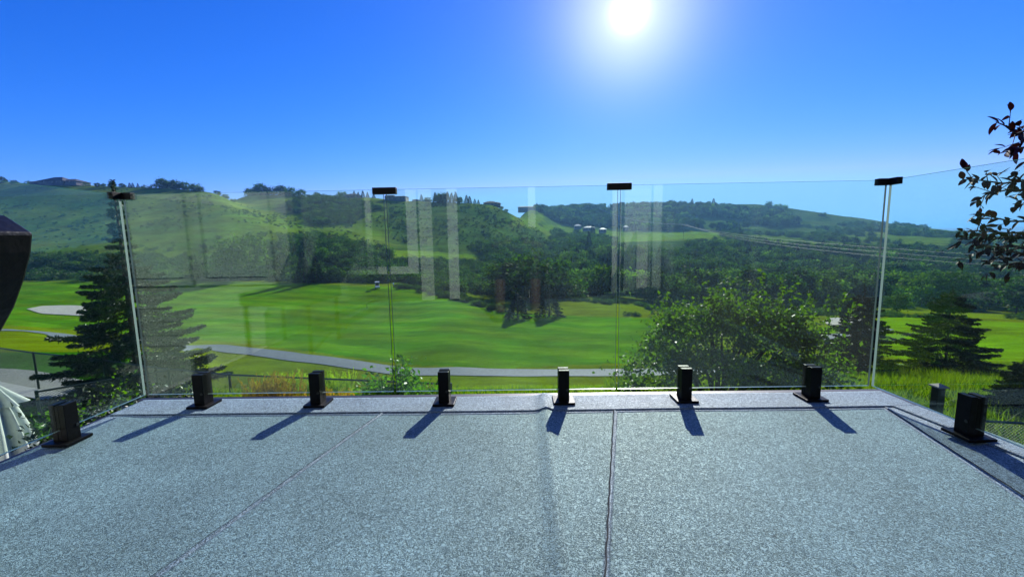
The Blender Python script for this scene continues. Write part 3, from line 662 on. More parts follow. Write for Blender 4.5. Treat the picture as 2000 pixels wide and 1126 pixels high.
def spigot(x, y, z, rz, label):
    o = empty('glass_spigot', (x, y, z), rz, label=label, cat='glass clamp', group='black glass clamps bolted to the deck edge')
    if 'bp' not in SPG:
        a = MB().bbox(-.052, .052, -.052, .052, 0, .012); SPG['bp'] = a.mesh('base_plate'); SPG['bp'].materials.append(M_black)
        a = MB().bbox(-.0255, .0255, -.031, -.0075, .012, .165); SPG['c1'] = a.mesh('clamp_cheek'); SPG['c1'].materials.append(M_black)
        a = MB().bbox(-.0255, .0255, .0075, .031, .012, .165); SPG['c2'] = a.mesh('clamp_cheek'); SPG['c2'].materials.append(M_black)
        a = MB().bbox(-.025, .025, -.0076, .0076, .012, .160); SPG['s'] = a.mesh('saddle'); SPG['s'].materials.append(M_black)
        a = MB(); a.tube([(0, 0, 0), (0, -.003, 0)], .006, 10); SPG['sc'] = a.mesh('set_screw'); SPG['sc'].materials.append(M_pole)
    for nme, k in (('base_plate', 'bp'), ('clamp_cheek', 'c1'), ('clamp_cheek', 'c2'), ('saddle', 's')):
        q = link(nme, SPG[k], None, o, bevel=.0015)
    for zz, xx in ((.068, .016),): link('set_screw', SPG['sc'], None, o, loc=(xx, -.031, zz))
    return o
SPG = {}
for x, l in ((-1.575, 'leftmost black clamp of the front glass row'), (-1.0, 'second black front clamp beside the dry orange grass'), (-.368, 'third black front clamp at the right end of the green shrub'),
             (.219, 'fourth black front clamp just right of the membrane ridge'), (.812, 'fifth black front clamp before the apple tree'), (1.43, 'rightmost black clamp of the front glass row')):
    spigot(x, GY, float(deck_h(x, GY))+.0045, 0, l)
spigot(-1.865, 1.585, .006, math.pi/2, 'black clamp on the left deck edge near the white parasol')
spigot(1.722, 1.515, float(border_z(1.515))+.004, -math.pi/2, 'black clamp on the right deck edge by the tall post')

def clip(loc, a1, a2, label):
    """a little black bar over the joint; arms run along directions a1 and a2"""
    o = empty('panel_clip', loc, label=label); o.parent = railing
    for a in (a1, a2):
        m = Matrix.Rotation(a, 3, 'Z'); mb = MB(); c = m @ Vector((.027, 0, 0)); mb.box((c.x, c.y, 0), (.056, .026, .030), m)
        mb.obj('clip_arm', M_clip, o, bevel=.001)
    return o
clip((-.6135, GY, ZT-.006), 0, math.pi, 'black clip over the left seam of the front glass')
clip((.4805, GY, ZT-.006), 0, math.pi, 'black clip over the right seam of the front glass under the sun')
clip((-1.863, GY, ZT-.008), 0, -math.pi/2, 'black corner clip at the left end of the front glass')
clip((1.718, GY, ZT-.008), math.pi, -math.pi/2, 'black corner clip at the right end of the front glass')

# ------------------------------------------------------------------ the house behind the camera (seen mirrored in the glass)
house = empty('house', (0, -1.65, 0), label='cream sided house behind the deck, mirrored in the glass', cat='house')
def hb(name, m, x0, x1, y0, y1, z0, z1, parent=house, **k):
    return MB().bbox(x0, x1, y0+1.65, y1+1.65, z0, z1).obj(name, m, parent, **k)
hb('wall', mat('shade_toned_wall', (.025, .027, .03), .7, noise=(2, .2)), -8, 9, -8, -1.80, -3.5, 5.6)  # shade on the back wall put into its colour, near-black all over
hb('wing_wall', M_siding, -8, -2.12, -1.85, .20, -3.5, 5.6)
mb = MB(); mb.prism([(-8.6, 5.6), (-2, 5.6), (-2, 5.9), (-5, 7.8), (-8.6, 5.9)], 'x', -8.4, 9.4); mb.obj('roof', M_roof, house)
bd = {}
def board(x0, x1, y, z, e=.125):
    key = (round(x1-x0, 3))
    if key not in bd:
        L = x1-x0; b_ = MB(); b_.prism([(0, 0), (.016, 0), (.004, e-.004), (0, e-.004)], 'x', 0, L); bd[key] = b_.mesh('siding_board'); bd[key].materials.append(M_siding)
    link('siding_board', bd[key], None, house, loc=(x0, y+1.65, z))
e = .125
for i in range(22):
    z = -.02+i*e
    for a, b in ((-1.34, -1.16), (1.48, 1.84)): board(a, b, -1.80, z)
    if z+e < .42: board(-2.12-3.0, -2.12, .20, z-.0)
for a, b, z0, z1 in ((-3.72, -3.0, .50, 1.9), (-2.84, -2.24, .50, 1.9)):                # wing windows with white trim
    w = hb('window', M_winglass, a, b, .19, .215, z0, z1)
    for q in ((a-.04, a+.02, z0-.05, z1+.05), (b-.02, b+.04, z0-.05, z1+.05)): MB().bbox(q[0], q[1], 1.865, 1.885, q[2], q[3]).obj('frame', M_white, w)
    MB().bbox(a-.06, b+.06, 1.865, 1.895, z0-.06, z0).obj('sill', M_white, w)
    MB().bbox(a+.03, b-.03, 1.868, 1.874, z0+.01, z1).obj('blind', mat('pale_blind', (.55, .6, .56), .8), w)
hb('corner_trim', M_white, -2.14, -2.04, .12, .235, -.1, 5.5)
hb('base_trim', M_white, -5.12, -2.14, .20, .23, -.12, -.03)
w = hb('window', M_winglass, -2.02, -1.44, -1.79, -1.775, .46, 2.1)
for q in ((-2.06, -1.98, .40, 2.16), (-1.50, -1.36, .40, 2.16)): MB().bbox(q[0], q[1], -.125, -.09, q[2], q[3]).obj('frame', M_white, w)
MB().bbox(-2.06, -1.36, -.125, -.08, .36, .46).obj('sill', M_white, w)
door = hb('patio_door', M_winglass, -.86, 1.34, -1.79, -1.77, .02, 2.1)
for q in ((-.94, -.80), (.16, .26), (1.30, 1.42)): MB().bbox(q[0], q[1], -.12, -.08, 0, 2.2).obj('frame', M_white, door)
MB().bbox(-.94, 1.42, -.12, -.08, 2.1, 2.22).obj('frame', M_white, door)
hb('corner_trim', M_white, 1.86, 1.98, -1.80, -1.76, 0, 5.5)

# ------------------------------------------------------------------ people
def skin_body(name, J, E_, rad, parent, slots, sub=2):
    me = bpy.data.meshes.new(name); me.from_pydata(J, E_, []); me.update()
    o = bpy.data.objects.new(name, me); COL.objects.link(o); o.parent = parent
    sk = o.modifiers.new('skin', 'SKIN'); sk.use_smooth_shade = True
    L = me.skin_vertices[0].data
    for i, r_ in enumerate(rad): L[i].radius = (r_, r_) if not hasattr(r_, '__len__') else r_
    L[0].use_root = True
    ss = o.modifiers.new('sub', 'SUBSURF'); ss.levels = sub; ss.render_levels = sub
    dg = bpy.context.evaluated_depsgraph_get(); ev = o.evaluated_get(dg); me2 = bpy.data.meshes.new_from_object(ev); me2.name = name
    o.modifiers.clear(); o.data = me2
    me2.materials.clear()
    for m in slots[0]: me2.materials.append(m)
    for p in me2.polygons: p.material_index = slots[1](p.center); p.use_smooth = True
    return o
M_skin = mat('skin', (.13, .07, .05), .55); M_navy = mat('dark_clothes', (.02, .022, .03), .8, noise=(30, .2)); M_hair = mat('dark_hair', (.015, .01, .008), .6)
M_shirt = mat('white_shirt', (.75, .75, .78), .8); M_trou = mat('dark_trousers', (.02, .022, .03), .8)
# seated photographer, holding the phone the picture is taken with
ph = empty('person', (0, -.02, 0), label='seated person in dark clothes and cap holding a phone up, mirrored in the glass', cat='person')
J = [(0, -.50, .50), (0, -.50, .68), (0, -.47, .86), (0, -.45, .95), (0, -.43, 1.03), (0, -.41, 1.13),
     (-.18, -.47, .88), (-.27, -.34, .72), (-.12, -.12, .77), (.18, -.47, .88), (.27, -.34, .72), (.12, -.12, .77),
     (-.10, -.48, .48), (-.17, -.05, .50), (-.17, .0, .10), (-.17, .12, .05), (.10, -.48, .48), (.17, -.05, .50), (.17, .0, .10), (.17, .12, .05)]
Ed = [(0, 1), (1, 2), (2, 3), (3, 4), (4, 5), (2, 6), (6, 7), (7, 8), (2, 9), (9, 10), (10, 11), (0, 12), (12, 13), (13, 14), (14, 15), (0, 16), (16, 17), (17, 18), (18, 19)]
rd = [.15, .14, .14, .065, .085, .085, .06, .045, .028, .06, .045, .028, .095, .07, .048, .04, .095, .07, .048, .04]
skin_body('body', J, Ed, rd, ph, ((M_navy, M_skin), lambda c: 1 if (c.z > .93 or (c.y > -.26 and c.z > .6) or (.12 < c.z < .42 and c.y > -.2)) else 0))
mb = MB(); mb.tube([(0, -.42, 1.10), (0, -.42, 1.16), (0, -.42, 1.21), (0, -.42, 1.235)], [.102, .104, .08, .03], 14); mb.box((0, -.33, 1.12), (.15, .12, .012)); mb.obj('cap', M_navy, ph, True)
for s in (-1, 1):                                         # hands: palm, four fingers and a thumb closed on the phone
    hb_ = MB(); hb_.tube([(s*.125, -.135, .765), (s*.11, -.085, .775), (s*.098, -.05, .785)], [.022, .028, .02], 8)
    for k in range(4):
        z0 = .765+.016*k; hb_.tube([(s*.10, -.055, z0), (s*.095, -.028, z0+.002), (s*.075, -.022, z0+.003), (s*.058-s*.004*k, -.022, z0+.004)], [.008, .0075, .007, .006], 6)
    hb_.tube([(s*.115, -.09, .775), (s*.092, -.072, .79), (s*.072, -.060, .80)], [.010, .009, .007], 6)
    hb_.obj('hand', M_skin, ph, True)
MB().bbox(-.082, .082, -.045, -.036, .758, .838).obj('phone', mat('phone_black', (.01, .01, .012), .2), None, label='black phone held up by the seated person', cat='phone').location = (0, -.02, 0)
def chair(loc, rz, label, m=M_leather):
    o = empty('patio_chair', loc, rz, label=label, cat='chair', group='black patio chairs')
    mb = MB(); mb.bbox(-.28, .28, -.28, .28, .34, .42); mb.obj('seat', m, o, bevel=.02)
    mb = MB(); mb.prism([(-.34, .42), (-.26, .42), (-.34, .90), (-.42, .885)], 'x', -.28, .28); mb.obj('backrest', m, o, bevel=.015)
    for sx in (-1, 1):
        for sy in (-1, 1): MB().tube([(sx*.25, sy*.25, .34), (sx*.27, sy*.28, 0)], .016, 8).obj('leg', M_black, o)
        MB().tube([(sx*.30, -.27, .60), (sx*.30, .22, .60), (sx*.27, .25, .36)], .018, 8).obj('armrest', M_black, o)
    return o
chair((0, -.52, 0), 0, 'black patio chair that the seated person occupies, mirrored in the glass')
# the chair at the left edge of the picture: its thick back leans into view
lc = empty('patio_chair', (-1.62, .78, 0), label='black padded chair back at the left edge of the deck', cat='chair', group='black patio chairs')
def P_(px, py, y=1.05):
    q = aty(px, py, y); return (q[0]+1.62, q[2])
prof = [P_(12, 420), P_(40, 438), P_(66, 455), P_(63, 492), P_(50, 545), P_(30, 600), P_(5, 645), P_(-30, 700), P_(-75, 790), (P_(-75, 790)[0]-.07, P_(-75, 790)[1]), P_(-60, 600), P_(-30, 430)]
mb = MB(); mb.prism(prof, 'y', -.23, .27); mb.obj('backrest', M_leather, lc, bevel=.006)
mb = MB(); mb.prism([(-.06, .66), (.02, .74), (.10, .78), (.13, .76), (.06, .66), (-.02, .58)], 'y', .272, .29); 
MB().bbox(-.36, .16, -.25, .27, .36, .46).obj('seat', M_leather, lc, bevel=.02)
for sx in (-.33, .12):
    for sy in (-.22, .24): MB().tube([(sx, sy, .36), (sx, sy, 0.004)], .016, 8).obj('leg', M_black, lc)

# ------------------------------------------------------------------ closed parasol on the lower patio
def parasol():
    c = aty(0, 760, 4.1); root = empty('closed_parasol', (c[0]-.10, 4.1, -3.5), label='closed off-white parasol standing beyond the left glass', cat='parasol')
    top = c[2]+3.5+.06; r = np.random.default_rng(5); n = 96; V = []; Fc = []
    def ring(z, base, depth, ph, squash=1):
        for k in range(n):
            a = 2*math.pi*k/n; f = base*(1+depth*math.sin(a*8+ph+.6*math.sin(3*a))); V.append((f*math.cos(a), f*math.sin(a)*squash, z))
    L = [(top, .02, .0), (top-.05, .05, .15), (top-.15, .08, .25), (top-.32, .13, .30), (top-.55, .18, .30), (top-.85, .235, .28), (top-1.2, .26, .26), (top-1.5, .22, .22), (top-1.62, .15, .15), (top-1.72, .20, .22), (top-2.1, .23, .28)]
    for i, (z, b_, d_) in enumerate(L): ring(z, b_, d_, .12*i)
    for i in range(len(L)-1):
        for k in range(n): Fc.append((i*n+k, i*n+(k+1) % n, (i+1)*n+(k+1) % n, (i+1)*n+k))
    link('canopy', np_mesh('canopy', V, Fc, M_fabric), parent=root, smooth=True)
    # short skirt of the vent flap over the canopy
    V = []; Fc = []
    for i, (z, b_, d_) in enumerate([(top-.02, .05, .1), (top-.10, .10, .2), (top-.19, .155, .3), (top-.25, .19, .35)]): ring(z, b_, d_, .5+.15*i)
    for i in range(3):
        for k in range(n): Fc.append((i*n+k, i*n+(k+1) % n, (i+1)*n+(k+1) % n, (i+1)*n+k))
    link('vent_flap', np_mesh('vent_flap', V, Fc, M_fabric), parent=root, smooth=True)
    MB().tube([(0, 0, 0), (0, 0, top+.05)], .025, 12).obj('pole', M_pole, root, True)
    MB().tube([(0, 0, 0), (0, 0, .08)], [.32, .26], 24).obj('base', M_pole, root)
parasol()

# ------------------------------------------------------------------ chain-link fences
def fence(pts, label, H=1.2, grp=None):
    root = empty('chain_link_fence', (pts[0][0], pts[0][1], 0), label=label, cat='fence', group=grp); O = Vector((pts[0][0], pts[0][1], 0))
    W = []
    for (x0, y0), (x1, y1) in zip(pts[:-1], pts[1:]):
        L = math.hypot(x1-x0, y1-y0); n = max(1, round(L/3.0))
        for i in range(n): W.append((x0+(x1-x0)*i/n, y0+(y1-y0)*i/n))
    W.append(tuple(pts[-1])); T = [Vector((x, y, float(terrain_z(x, y)))) for x, y in W]
    for p in T: MB().tube([p-O+Vector((0, 0, -.2)), p-O+Vector((0, 0, H+.03))], .03, 8).obj('fence_post', M_chain, root)
    for a, b in zip(T[:-1], T[1:]):
        MB().tube([a-O+Vector((0, 0, H)), b-O+Vector((0, 0, H))], .022, 8).obj('top_rail', M_chain, root)
    V = []; Fc = []
    def seg(a, b, r_=.0034):
        d = (b-a).normalized(); s = d.cross(Vector((0, 0, 1))).normalized()*r_; t = d.cross(s).normalized()*r_; k = len(V)
        for p in (a, b):
            for q in (s, -s*.5+t*.87, -s*.5-t*.87): V.append(tuple(p+q))
        for i in range(3): j = (i+1) % 3; Fc.append((k+i, k+j, k+3+j, k+3+i))
    for a, b in zip(T[:-1], T[1:]):
        L = (b-a).length; p = .055; nx = int(L/p); nz = int((H-.04)/p)
        def Q(i, j): t = min(max(i/nx, 0), 1); q = a.lerp(b, t)-O; return Vector((q.x, q.y, q.z+.03+j*p))
        for i in range(-nz, nx+1):
            for s in (1, -1):
                j0 = 0; i0 = i if s > 0 else i+nz
                lo = max(0, -i0) if s > 0 else max(0, i0-nx); hi = min(nz, nx-i0) if s > 0 else min(nz, i0)
                if hi > lo: seg(Q(i0+s*lo, lo), Q(i0+s*hi, hi))
    link('chain_mesh', np_mesh('chain_mesh', V, Fc, M_chain), parent=root, kind='stuff')
    return root
fence([(-21, 14.3), (-14.9, 12.1), (-11.7, 11.1), (-9.5, 10.3), (-7.1, 9.65), (-4.6, 9.2), (-1.5, 8.7)], 'long dark chain-link fence below the left glass')
fence([(-10.6, 8.55), (-9.6, 9.5), (-9.0, 10.1)], 'short dark chain-link run joining the long fence near the parasol')
fence([(5.4, 6.9), (7.6, 6.55), (10.5, 6.1)], 'dark chain-link fence at the right edge behind the clamp')
# tall post with a weathered cap
g = aty(1834, 750, 6.3); gp = empty('garden_post', (g[0], 6.3, -3.5), label='tall dark post with a pale flat cap beyond the right glass', cat='post')
MB().bbox(-.055, .055, -.055, .055, 0, g[2]+3.5-.04).obj('post', M_pole, gp)
h_ = g[2]+3.5
MB().add([(-.085, -.085, h_-.04), (.085, -.085, h_-.04), (.085, .085, h_-.04), (-.085, .085, h_-.04), (-.08, -.08, h_-.02), (.08, -.08, h_-.02), (.08, .08, h_-.02), (-.08, .08, h_-.02), (0, 0, h_+.02)],
         [(3, 2, 1, 0), (0, 1, 5, 4), (1, 2, 6, 5), (2, 3, 7, 6), (3, 0, 4, 7), (4, 5, 8), (5, 6, 8), (6, 7, 8), (7, 4, 8)]).obj('cap', M_cap, gp)

# ------------------------------------------------------------------ near trees and plants
x, y = -11.1, 12.2
q = aty(222, 372, 12.0); x = q[0]
spruce('spruce_tree', x, 12.0, float(terrain_z(x, 12.0)), q[2]-float(terrain_z(x, 12.0))+.3, 5.0, 11, M_spruce, 'tall dark blue spruce behind the left corner of the glass', dens=2.3, tp=1.25)
def spruce_at(px, py_top, y, W, seed, label, m=M_spruce_dk, dens=1.5):
    q = aty(px, py_top, y); z = float(terrain_z(q[0], y)); return spruce('spruce_tree', q[0], y, z, q[2]-z, W, seed, m, label, dens=dens)
spruce_at(1690, 560, 17, 3.4, 12, 'dark spruce behind the right corner of the glass')
spruce_at(1862, 560, 16.5, 4.4, 13, 'broad dark spruce standing alone in the meadow right of the corner')
spruce_at(2004, 700, 9.5, 1.5, 14, 'small spruce cut off by the right edge of the view')

def leafy(name, loc, P, centres, leafsize, m, label, cat, seed, aspect=.55, stemh=.5, thick=.03):
    root = empty(name, loc, label=label, cat=cat)
    V, Fc = leaf_cards(P, leafsize, 1, seed=seed, aspect=aspect); link('leaves', np_mesh('leaves', V, Fc, m), parent=root)
    tb = MB(); r = np.random.default_rng(seed)
    for i, c in enumerate(centres):
        c = np.array(c); b = np.array([r.normal()*.06, r.normal()*.06, 0]); mid = b*.5+c*np.array([.35, .35, .5])+r.normal(size=3)*.05
        tb.tube([tuple(b), tuple(mid), tuple(c*np.array([.8, .8, .85])), tuple(c)], [thick, thick*.7, thick*.4, thick*.12], 5)
    tb.obj('stems', M_bark_dark, root, True); return root
# crab-apple
ax, ay = 4.35, 8.6; az = float(terrain_z(ax, ay))
P, c = crown_points(21, 20000, 2.55, 1.6, 1.15, 90, .15, .2); sh = 2.05
for A in (P, c):
    A[:, 2] += sh-.22*np.abs(A[:, 0])**1.3*(A[:, 0] < 0)-.12*np.abs(A[:, 0])*(A[:, 0] > 0)
# upright shoots sticking out of the crown top
r = np.random.default_rng(3); ex = []; ec = []
for k in range(26):
    q = np.array([r.uniform(-1.9, 2.1), r.uniform(-.9, .9), 0]); base = sh+.75-.16*abs(q[0])+r.normal()*.1; L = .35+.4*r.random(); d = np.array([r.normal()*.25+.15, r.normal()*.2, 1])
    ec.append(q+np.array([0, 0, base])+d*L)
    for t in np.linspace(0, 1, 34): ex.append(q+np.array([0, 0, base])+d*L*t+r.normal(size=3)*.045*(1.3-t))
P = np.concatenate([P, np.array(ex)]); c = np.concatenate([c, np.array(ec)])
P = P[P[:, 2] > .25]
leafy('apple_tree', (ax, ay, az), P, c[:24], .088, M_apple, 'broad leafy apple tree with glossy leaves behind the right front glass', 'tree', 21, .6, thick=.05)
# round-leaved shrub, straw grass
s0 = ground(788, 7.2, 740)
P, c = crown_points(31, 4600, .85, .7, 1.1, 34, .22, .2); P[:, 2] += 1.12; c[:, 2] += 1.12; P = P[P[:, 2] > .1]
leafy('green_shrub', s0, P, c, .10, M_shrub, 'bright green shrub just beyond the deck edge below the left seam', 'shrub', 31, .5, thick=.015)
s1 = Vector((1.9, 7.6, float(terrain_z(1.9, 7.6))))
def straw(name, loc, w, d, h, n, label, m, cat='grass', seed=1, plume=True):
    r = np.random.default_rng(seed); V = []; Fc = []
    for i in range(n):
        bx, by = r.uniform(-w/2, w/2), r.uniform(-d/2, d/2); H = h*(.7+.4*r.random()); dx, dy = r.normal()*.10*H, r.normal()*.10*H
        wd = .004+.004*r.random(); k = len(V)
        pts = [(bx+dx*t*t, by+dy*t*t, H*t) for t in (0, .35, .7, 1)]
        for j, p in enumerate(pts):
            ww = wd*(1-.6*j/3); V.append((p[0]-ww, p[1], p[2])); V.append((p[0]+ww, p[1], p[2]))
        for j in range(3): Fc.append((k+2*j, k+2*j+1, k+2*j+3, k+2*j+2))
        if plume:
            for q in range(7):
                t = .72+.28*q/7; p = np.array([bx+dx*t*t, by+dy*t*t, H*t]); e_ = r.normal(size=3)*.03; e_[2] = abs(e_[2])+.02; k = len(V); s_ = np.array([.007, 0, 0])
                V += [tuple(p-s_), tuple(p+s_), tuple(p+e_+s_), tuple(p+e_-s_)]; Fc.append((k, k+1, k+2, k+3))
    root = empty(name, loc, label=label, cat=cat); link('blades', np_mesh('blades', V, Fc, m), parent=root, kind='stuff'); return root
for i, (px, w, h, lab) in enumerate(((530, .85, 1.5, 'dry orange feather grass clump left of the second clamp'), (650, 1.1, 1.15, 'dry orange feather grass clump right of the second clamp'), (722, .6, .95, 'low dry orange grass clump beside the green shrub'))):
    p = ground(px, 8.2, 755); straw('feather_grass', p, w, .6, h, 380, lab, M_straw, seed=40+i)
# weeds and wild plants along the fence
for i, (px, yy, nn, hh_, lab) in enumerate(((600, 9.6, 500, 1.1, 'thin pale weeds with tiny white flowers behind the orange grass'), (440, 8.9, 400, 1.0, 'thin green weeds leaning beside the leftmost front clamp'))):
    straw('wild_weeds', ground(px, yy, 745), 2.0, .8, hh_, nn, lab, M_blade, cat='weeds', seed=60+i)
# low dark shrubs near the house wall, some with yellow flowers
def low_shrub(px, py, y, w, h, m, label, seed, flowers=0):
    q = aty(px, py-26, y); z = -3.5; hh = (q[2]-z)*1.06
    P, c = crown_points(seed, 4200, w/2, w/2, hh*.5, 40, .24, .1); P[:, 2] += hh*.5; c[:, 2] += hh*.5
    root = leafy('garden_shrub', (q[0], y, z), P, c, .06, m, label, 'shrub', seed, .6, thick=.015)
    if flowers:
        r = np.random.default_rng(seed); k = r.choice(len(P), flowers); A = P[k]; A = A[A[:, 2] > hh*.7]
        A = np.repeat(A, 5, 0)
        V, Fc = leaf_cards(A, .045, 1, seed=seed+1, aspect=.9); link('flowers', np_mesh('flowers', V, Fc, M_flower), parent=root, kind='stuff')
    return root
low_shrub(95, 850, 4.6, 1.3, 1.2, M_shrub, 'dark garden shrub with pale yellow blooms by the left clamp', 71, 26)
low_shrub(200, 800, 5.6, 1.5, 1.2, M_apple, 'dark garden shrub with a few yellow leaves left of the corner', 72, 12)
low_shrub(225, 822, 4.4, 1.4, 1.0, M_spruce, 'dark garden shrub hugging the deck just left of the corner', 74)
low_shrub(150, 850, 3.8, 1.2, 1.0, M_spruce_dk, 'very dark garden shrub directly behind the left clamp', 75)
low_shrub(300, 775, 6.5, 1.8, 1.2, M_spruce, 'dark low shrub under the spruce behind the left corner', 73)

# near grass blades on the slope and in the yard
def blades(n, x0, x1, y0, y1, h, seed, m, name, mask=None):
    r = np.random.default_rng(seed); y = y0+(y1-y0)*r.random(n)**.8; x = r.uniform(x0, x1, n)*y/y1
    z = terrain_z(x, y); k = fbm(x, y, 2.5, 3, seed); H = h*(.5+.6*r.random(n))*(1+k*.9); H = np.maximum(H, h*.25)
    a = r.random(n)*6.28; w = .006+.010*r.random(n); ln = r.normal(size=(n, 2))*.35
    b = np.stack([x, y, z], 1); s = np.stack([np.cos(a)*w, np.sin(a)*w, 0*a], 1)
    t = b+np.stack([ln[:, 0]*H, ln[:, 1]*H, H], 1); V = np.stack([b-s, b+s, t], 1).reshape(-1, 3); i = np.arange(n)*3
    link(name, np_mesh(name, V, np.stack([i, i+1, i+2], 1), m), kind='stuff', label={90: 'rough yellow-green grass on the slope left of the spruce', 91: 'short grass on the slope just beyond the deck', 92: 'tall yellow-green meadow grass at the right below the spruces'}[seed], cat='grass')
blades(60000, -40, -10, 18, 40, .28, 90, M_blade, 'meadow_grass')
blades(40000, -14, 11, 6.5, 13, .10, 91, M_blade, 'lawn_grass')
blades(70000, 6.5, 44, 6.5, 30, .34, 92, M_blade, 'meadow_grass')

# purple-leaved chokecherry reaching in from the right
def leaf_obj_mesh():
    V = []; Fc = []; n = 6
    for j in range(n+1):
        t = j/n; w = .22*math.sin(math.pi*t**.85)**.8 if 0 < t < 1 else .0; z = -.16*t*t
        V += [(t, -w, z+w*.35), (t, 0, z), (t, w, z+w*.35)]
    for j in range(n):
        for k in (0, 1): a = j*3+k; Fc.append((a, a+1, a+4, a+3))
    V += [(-.22, -.01, .05), (-.22, .01, .05), (0, .01, 0), (0, -.01, 0)]; b = len(V)-4; Fc.append((b, b+1, b+2, b+3))
    return np_mesh('leaf', V, Fc, M_cherry)
LEAF = leaf_obj_mesh()
ch = empty('cherry_tree', (4.2, 2.9, -3.5), label='purple-leaved cherry tree reaching in from the right edge', cat='tree')
CO = np.array([4.2, 2.9, -3.5]); r = np.random.default_rng(8)
tb = MB(); tb.tube([(0, 0, 0), (.05, 0, 1.5), (0, -.1, 3.0), (-.1, -.15, 4.2), (-.2, -.2, 5.4)], [.09, .075, .06, .04, .02], 8)
tb.obj('trunk', M_bark_dark, ch, True)
br = MB(); LV = []
def branch(pts, y0, y1, n, size=.052, fromz=4.0, jit=.5):
    n = int(n*1.7)
    q = [aty(px, py, y0+(y1-y0)*i/(len(pts)-1))-CO for i, (px, py) in enumerate(pts)]
    full = [np.array([0, -.1, fromz])]+q
    br.tube([tuple(v) for v in full], [.018]+[.008-.006*i/(len(q)-1) for i in range(len(q))], 5)
    L = np.array(q); seg = np.linalg.norm(np.diff(L, axis=0), axis=1); cs = np.concatenate([[0], np.cumsum(seg)])
    for k in range(n):
        s = cs[-1]*(k+.5)/n; i = min(np.searchsorted(cs, s)-1, len(seg)-1); i = max(i, 0); p = L[i]+(L[i+1]-L[i])*(s-cs[i])/seg[i]
        t = (L[i+1]-L[i])/seg[i]; sgn = 1 if k % 2 else -1
        d = t*.8+np.array([r.normal()*.35, r.normal()*.45, sgn*.5+r.normal()*.35-.15]); 
        tw = .0
        if k % 3 == 0 and k < n-3:                      # a side twig with three leaves
            e_ = p+d/np.linalg.norm(d)*.09; br.tube([tuple(p), tuple(e_)], [.0025, .001], 4)
            for m_ in range(3): LV.append((e_-d*.01*m_, d+np.array([r.normal()*.5, r.normal()*.5, r.normal()*.5]), size*(.7+.5*r.random())))
        else: LV.append((p, d, size*(.75+.5*r.random())))
branch([(2100, 210), (2040, 240), (1985, 262), (1962, 245), (1945, 238)], 2.3, 2.2, 16)
branch([(2100, 290), (2040, 285), (1990, 290), (1950, 300)], 2.3, 2.2, 12)
branch([(2100, 240), (2050, 262), (2000, 275), (1985, 300)], 2.2, 2.3, 10)
branch([(2110, 345), (2030, 350), (1960, 358), (1915, 352), (1880, 350)], 2.4, 2.2, 26)
branch([(2110, 365), (2030, 375), (1970, 370), (1925, 380), (1905, 395)], 2.3, 2.3, 20)
branch([(2110, 420), (2030, 432), (1975, 432), (1930, 422), (1905, 420)], 2.4, 2.3, 18)
branch([(2110, 450), (2030, 452), (1970, 455), (1910, 450), (1872, 452)], 2.4, 2.3, 28)
branch([(2110, 480), (2030, 470), (1975, 462), (1930, 468), (1900, 478)], 2.3, 2.4, 22)
branch([(2110, 500), (2030, 500), (1970, 490), (1915, 492), (1885, 500)], 2.5, 2.4, 24)
branch([(2110, 540), (2040, 525), (1990, 512), (1940, 520)], 2.5, 2.5, 20)
branch([(2110, 520), (2040, 500), (1985, 480), (1930, 482), (1895, 470)], 2.6, 2.4, 24)
branch([(2110, 400), (2060, 395), (2020, 388), (1985, 392)], 2.3, 2.3, 12)
br.obj('branches', M_bark_dark, ch, True)
print('LEAVES', len(LV))
for p, d, s in LV[:298]:
    o = bpy.data.objects.new('leaf', LEAF); COL.objects.link(o); o.parent = ch; o.location = p; o.scale = (s, s, s)
    qt = Vector(d).to_track_quat('X', 'Z'); o.rotation_mode = 'QUATERNION'; o.rotation_quaternion = qt @ Matrix.Rotation(r.uniform(-.9, .9), 3, 'X').to_quaternion()

lv = np.array([v.co[:] for v in LEAF.vertices]); lf = [tuple(p.vertices) for p in LEAF.polygons]; V = []; Fc = []
for p, d, s in LV[298:]:                            # the leaves past the first three hundred, joined
    m_ = (Vector(d).to_track_quat('X', 'Z') @ Matrix.Rotation(r.uniform(-.9, .9), 3, 'X').to_quaternion()).to_matrix(); b = len(V)
    V += [tuple(m_ @ (Vector(q)*s)+Vector(p)) for q in lv]; Fc += [tuple(k+b for k in f) for f in lf]
if V: link('foliage', np_mesh('foliage', V, Fc, M_cherry), parent=ch, kind='stuff')

# ------------------------------------------------------------------ mid-distance trees
def T(kind, px, y, h_px, label, group=None, wide=1.0, var=None, py=520):
    u = uv_of(px, py)[0]; return far_tree(kind, u*y, y, h_px*y/F, label, group, wide, var=var)
T('round', 1035, 105, 104, 'largest dark deciduous tree at the far fairway edge, middle of the view', wide=1.25, var=0)
T('round', 985, 112, 78, 'rounded tree adjoining the left of the largest fairway tree', wide=1.1, var=1)
T('round', 1090, 118, 82, 'rounded tree adjoining the right of the largest fairway tree', wide=1.1, var=0)
T('conifer', 1010, 76, 52, 'left one of the low dark spruces on the middle fairway', wide=2.2)
T('conifer', 1072, 78, 55, 'right one of the low dark spruces on the middle fairway', wide=2.2)
T('conifer', 592, 128, 62, 'dark spruce left of the pair by the golf cart', wide=1.3)
T('conifer', 617, 127, 52, 'dark spruce right of the pair by the golf cart', wide=1.3)
T('round', 485, 140, 90, 'big rounded willow at the foot of the left hill', wide=1.05, var=1)
T('round', 452, 144, 80, 'darker willow leaning on the left of the big rounded willow', wide=1.0, var=0)
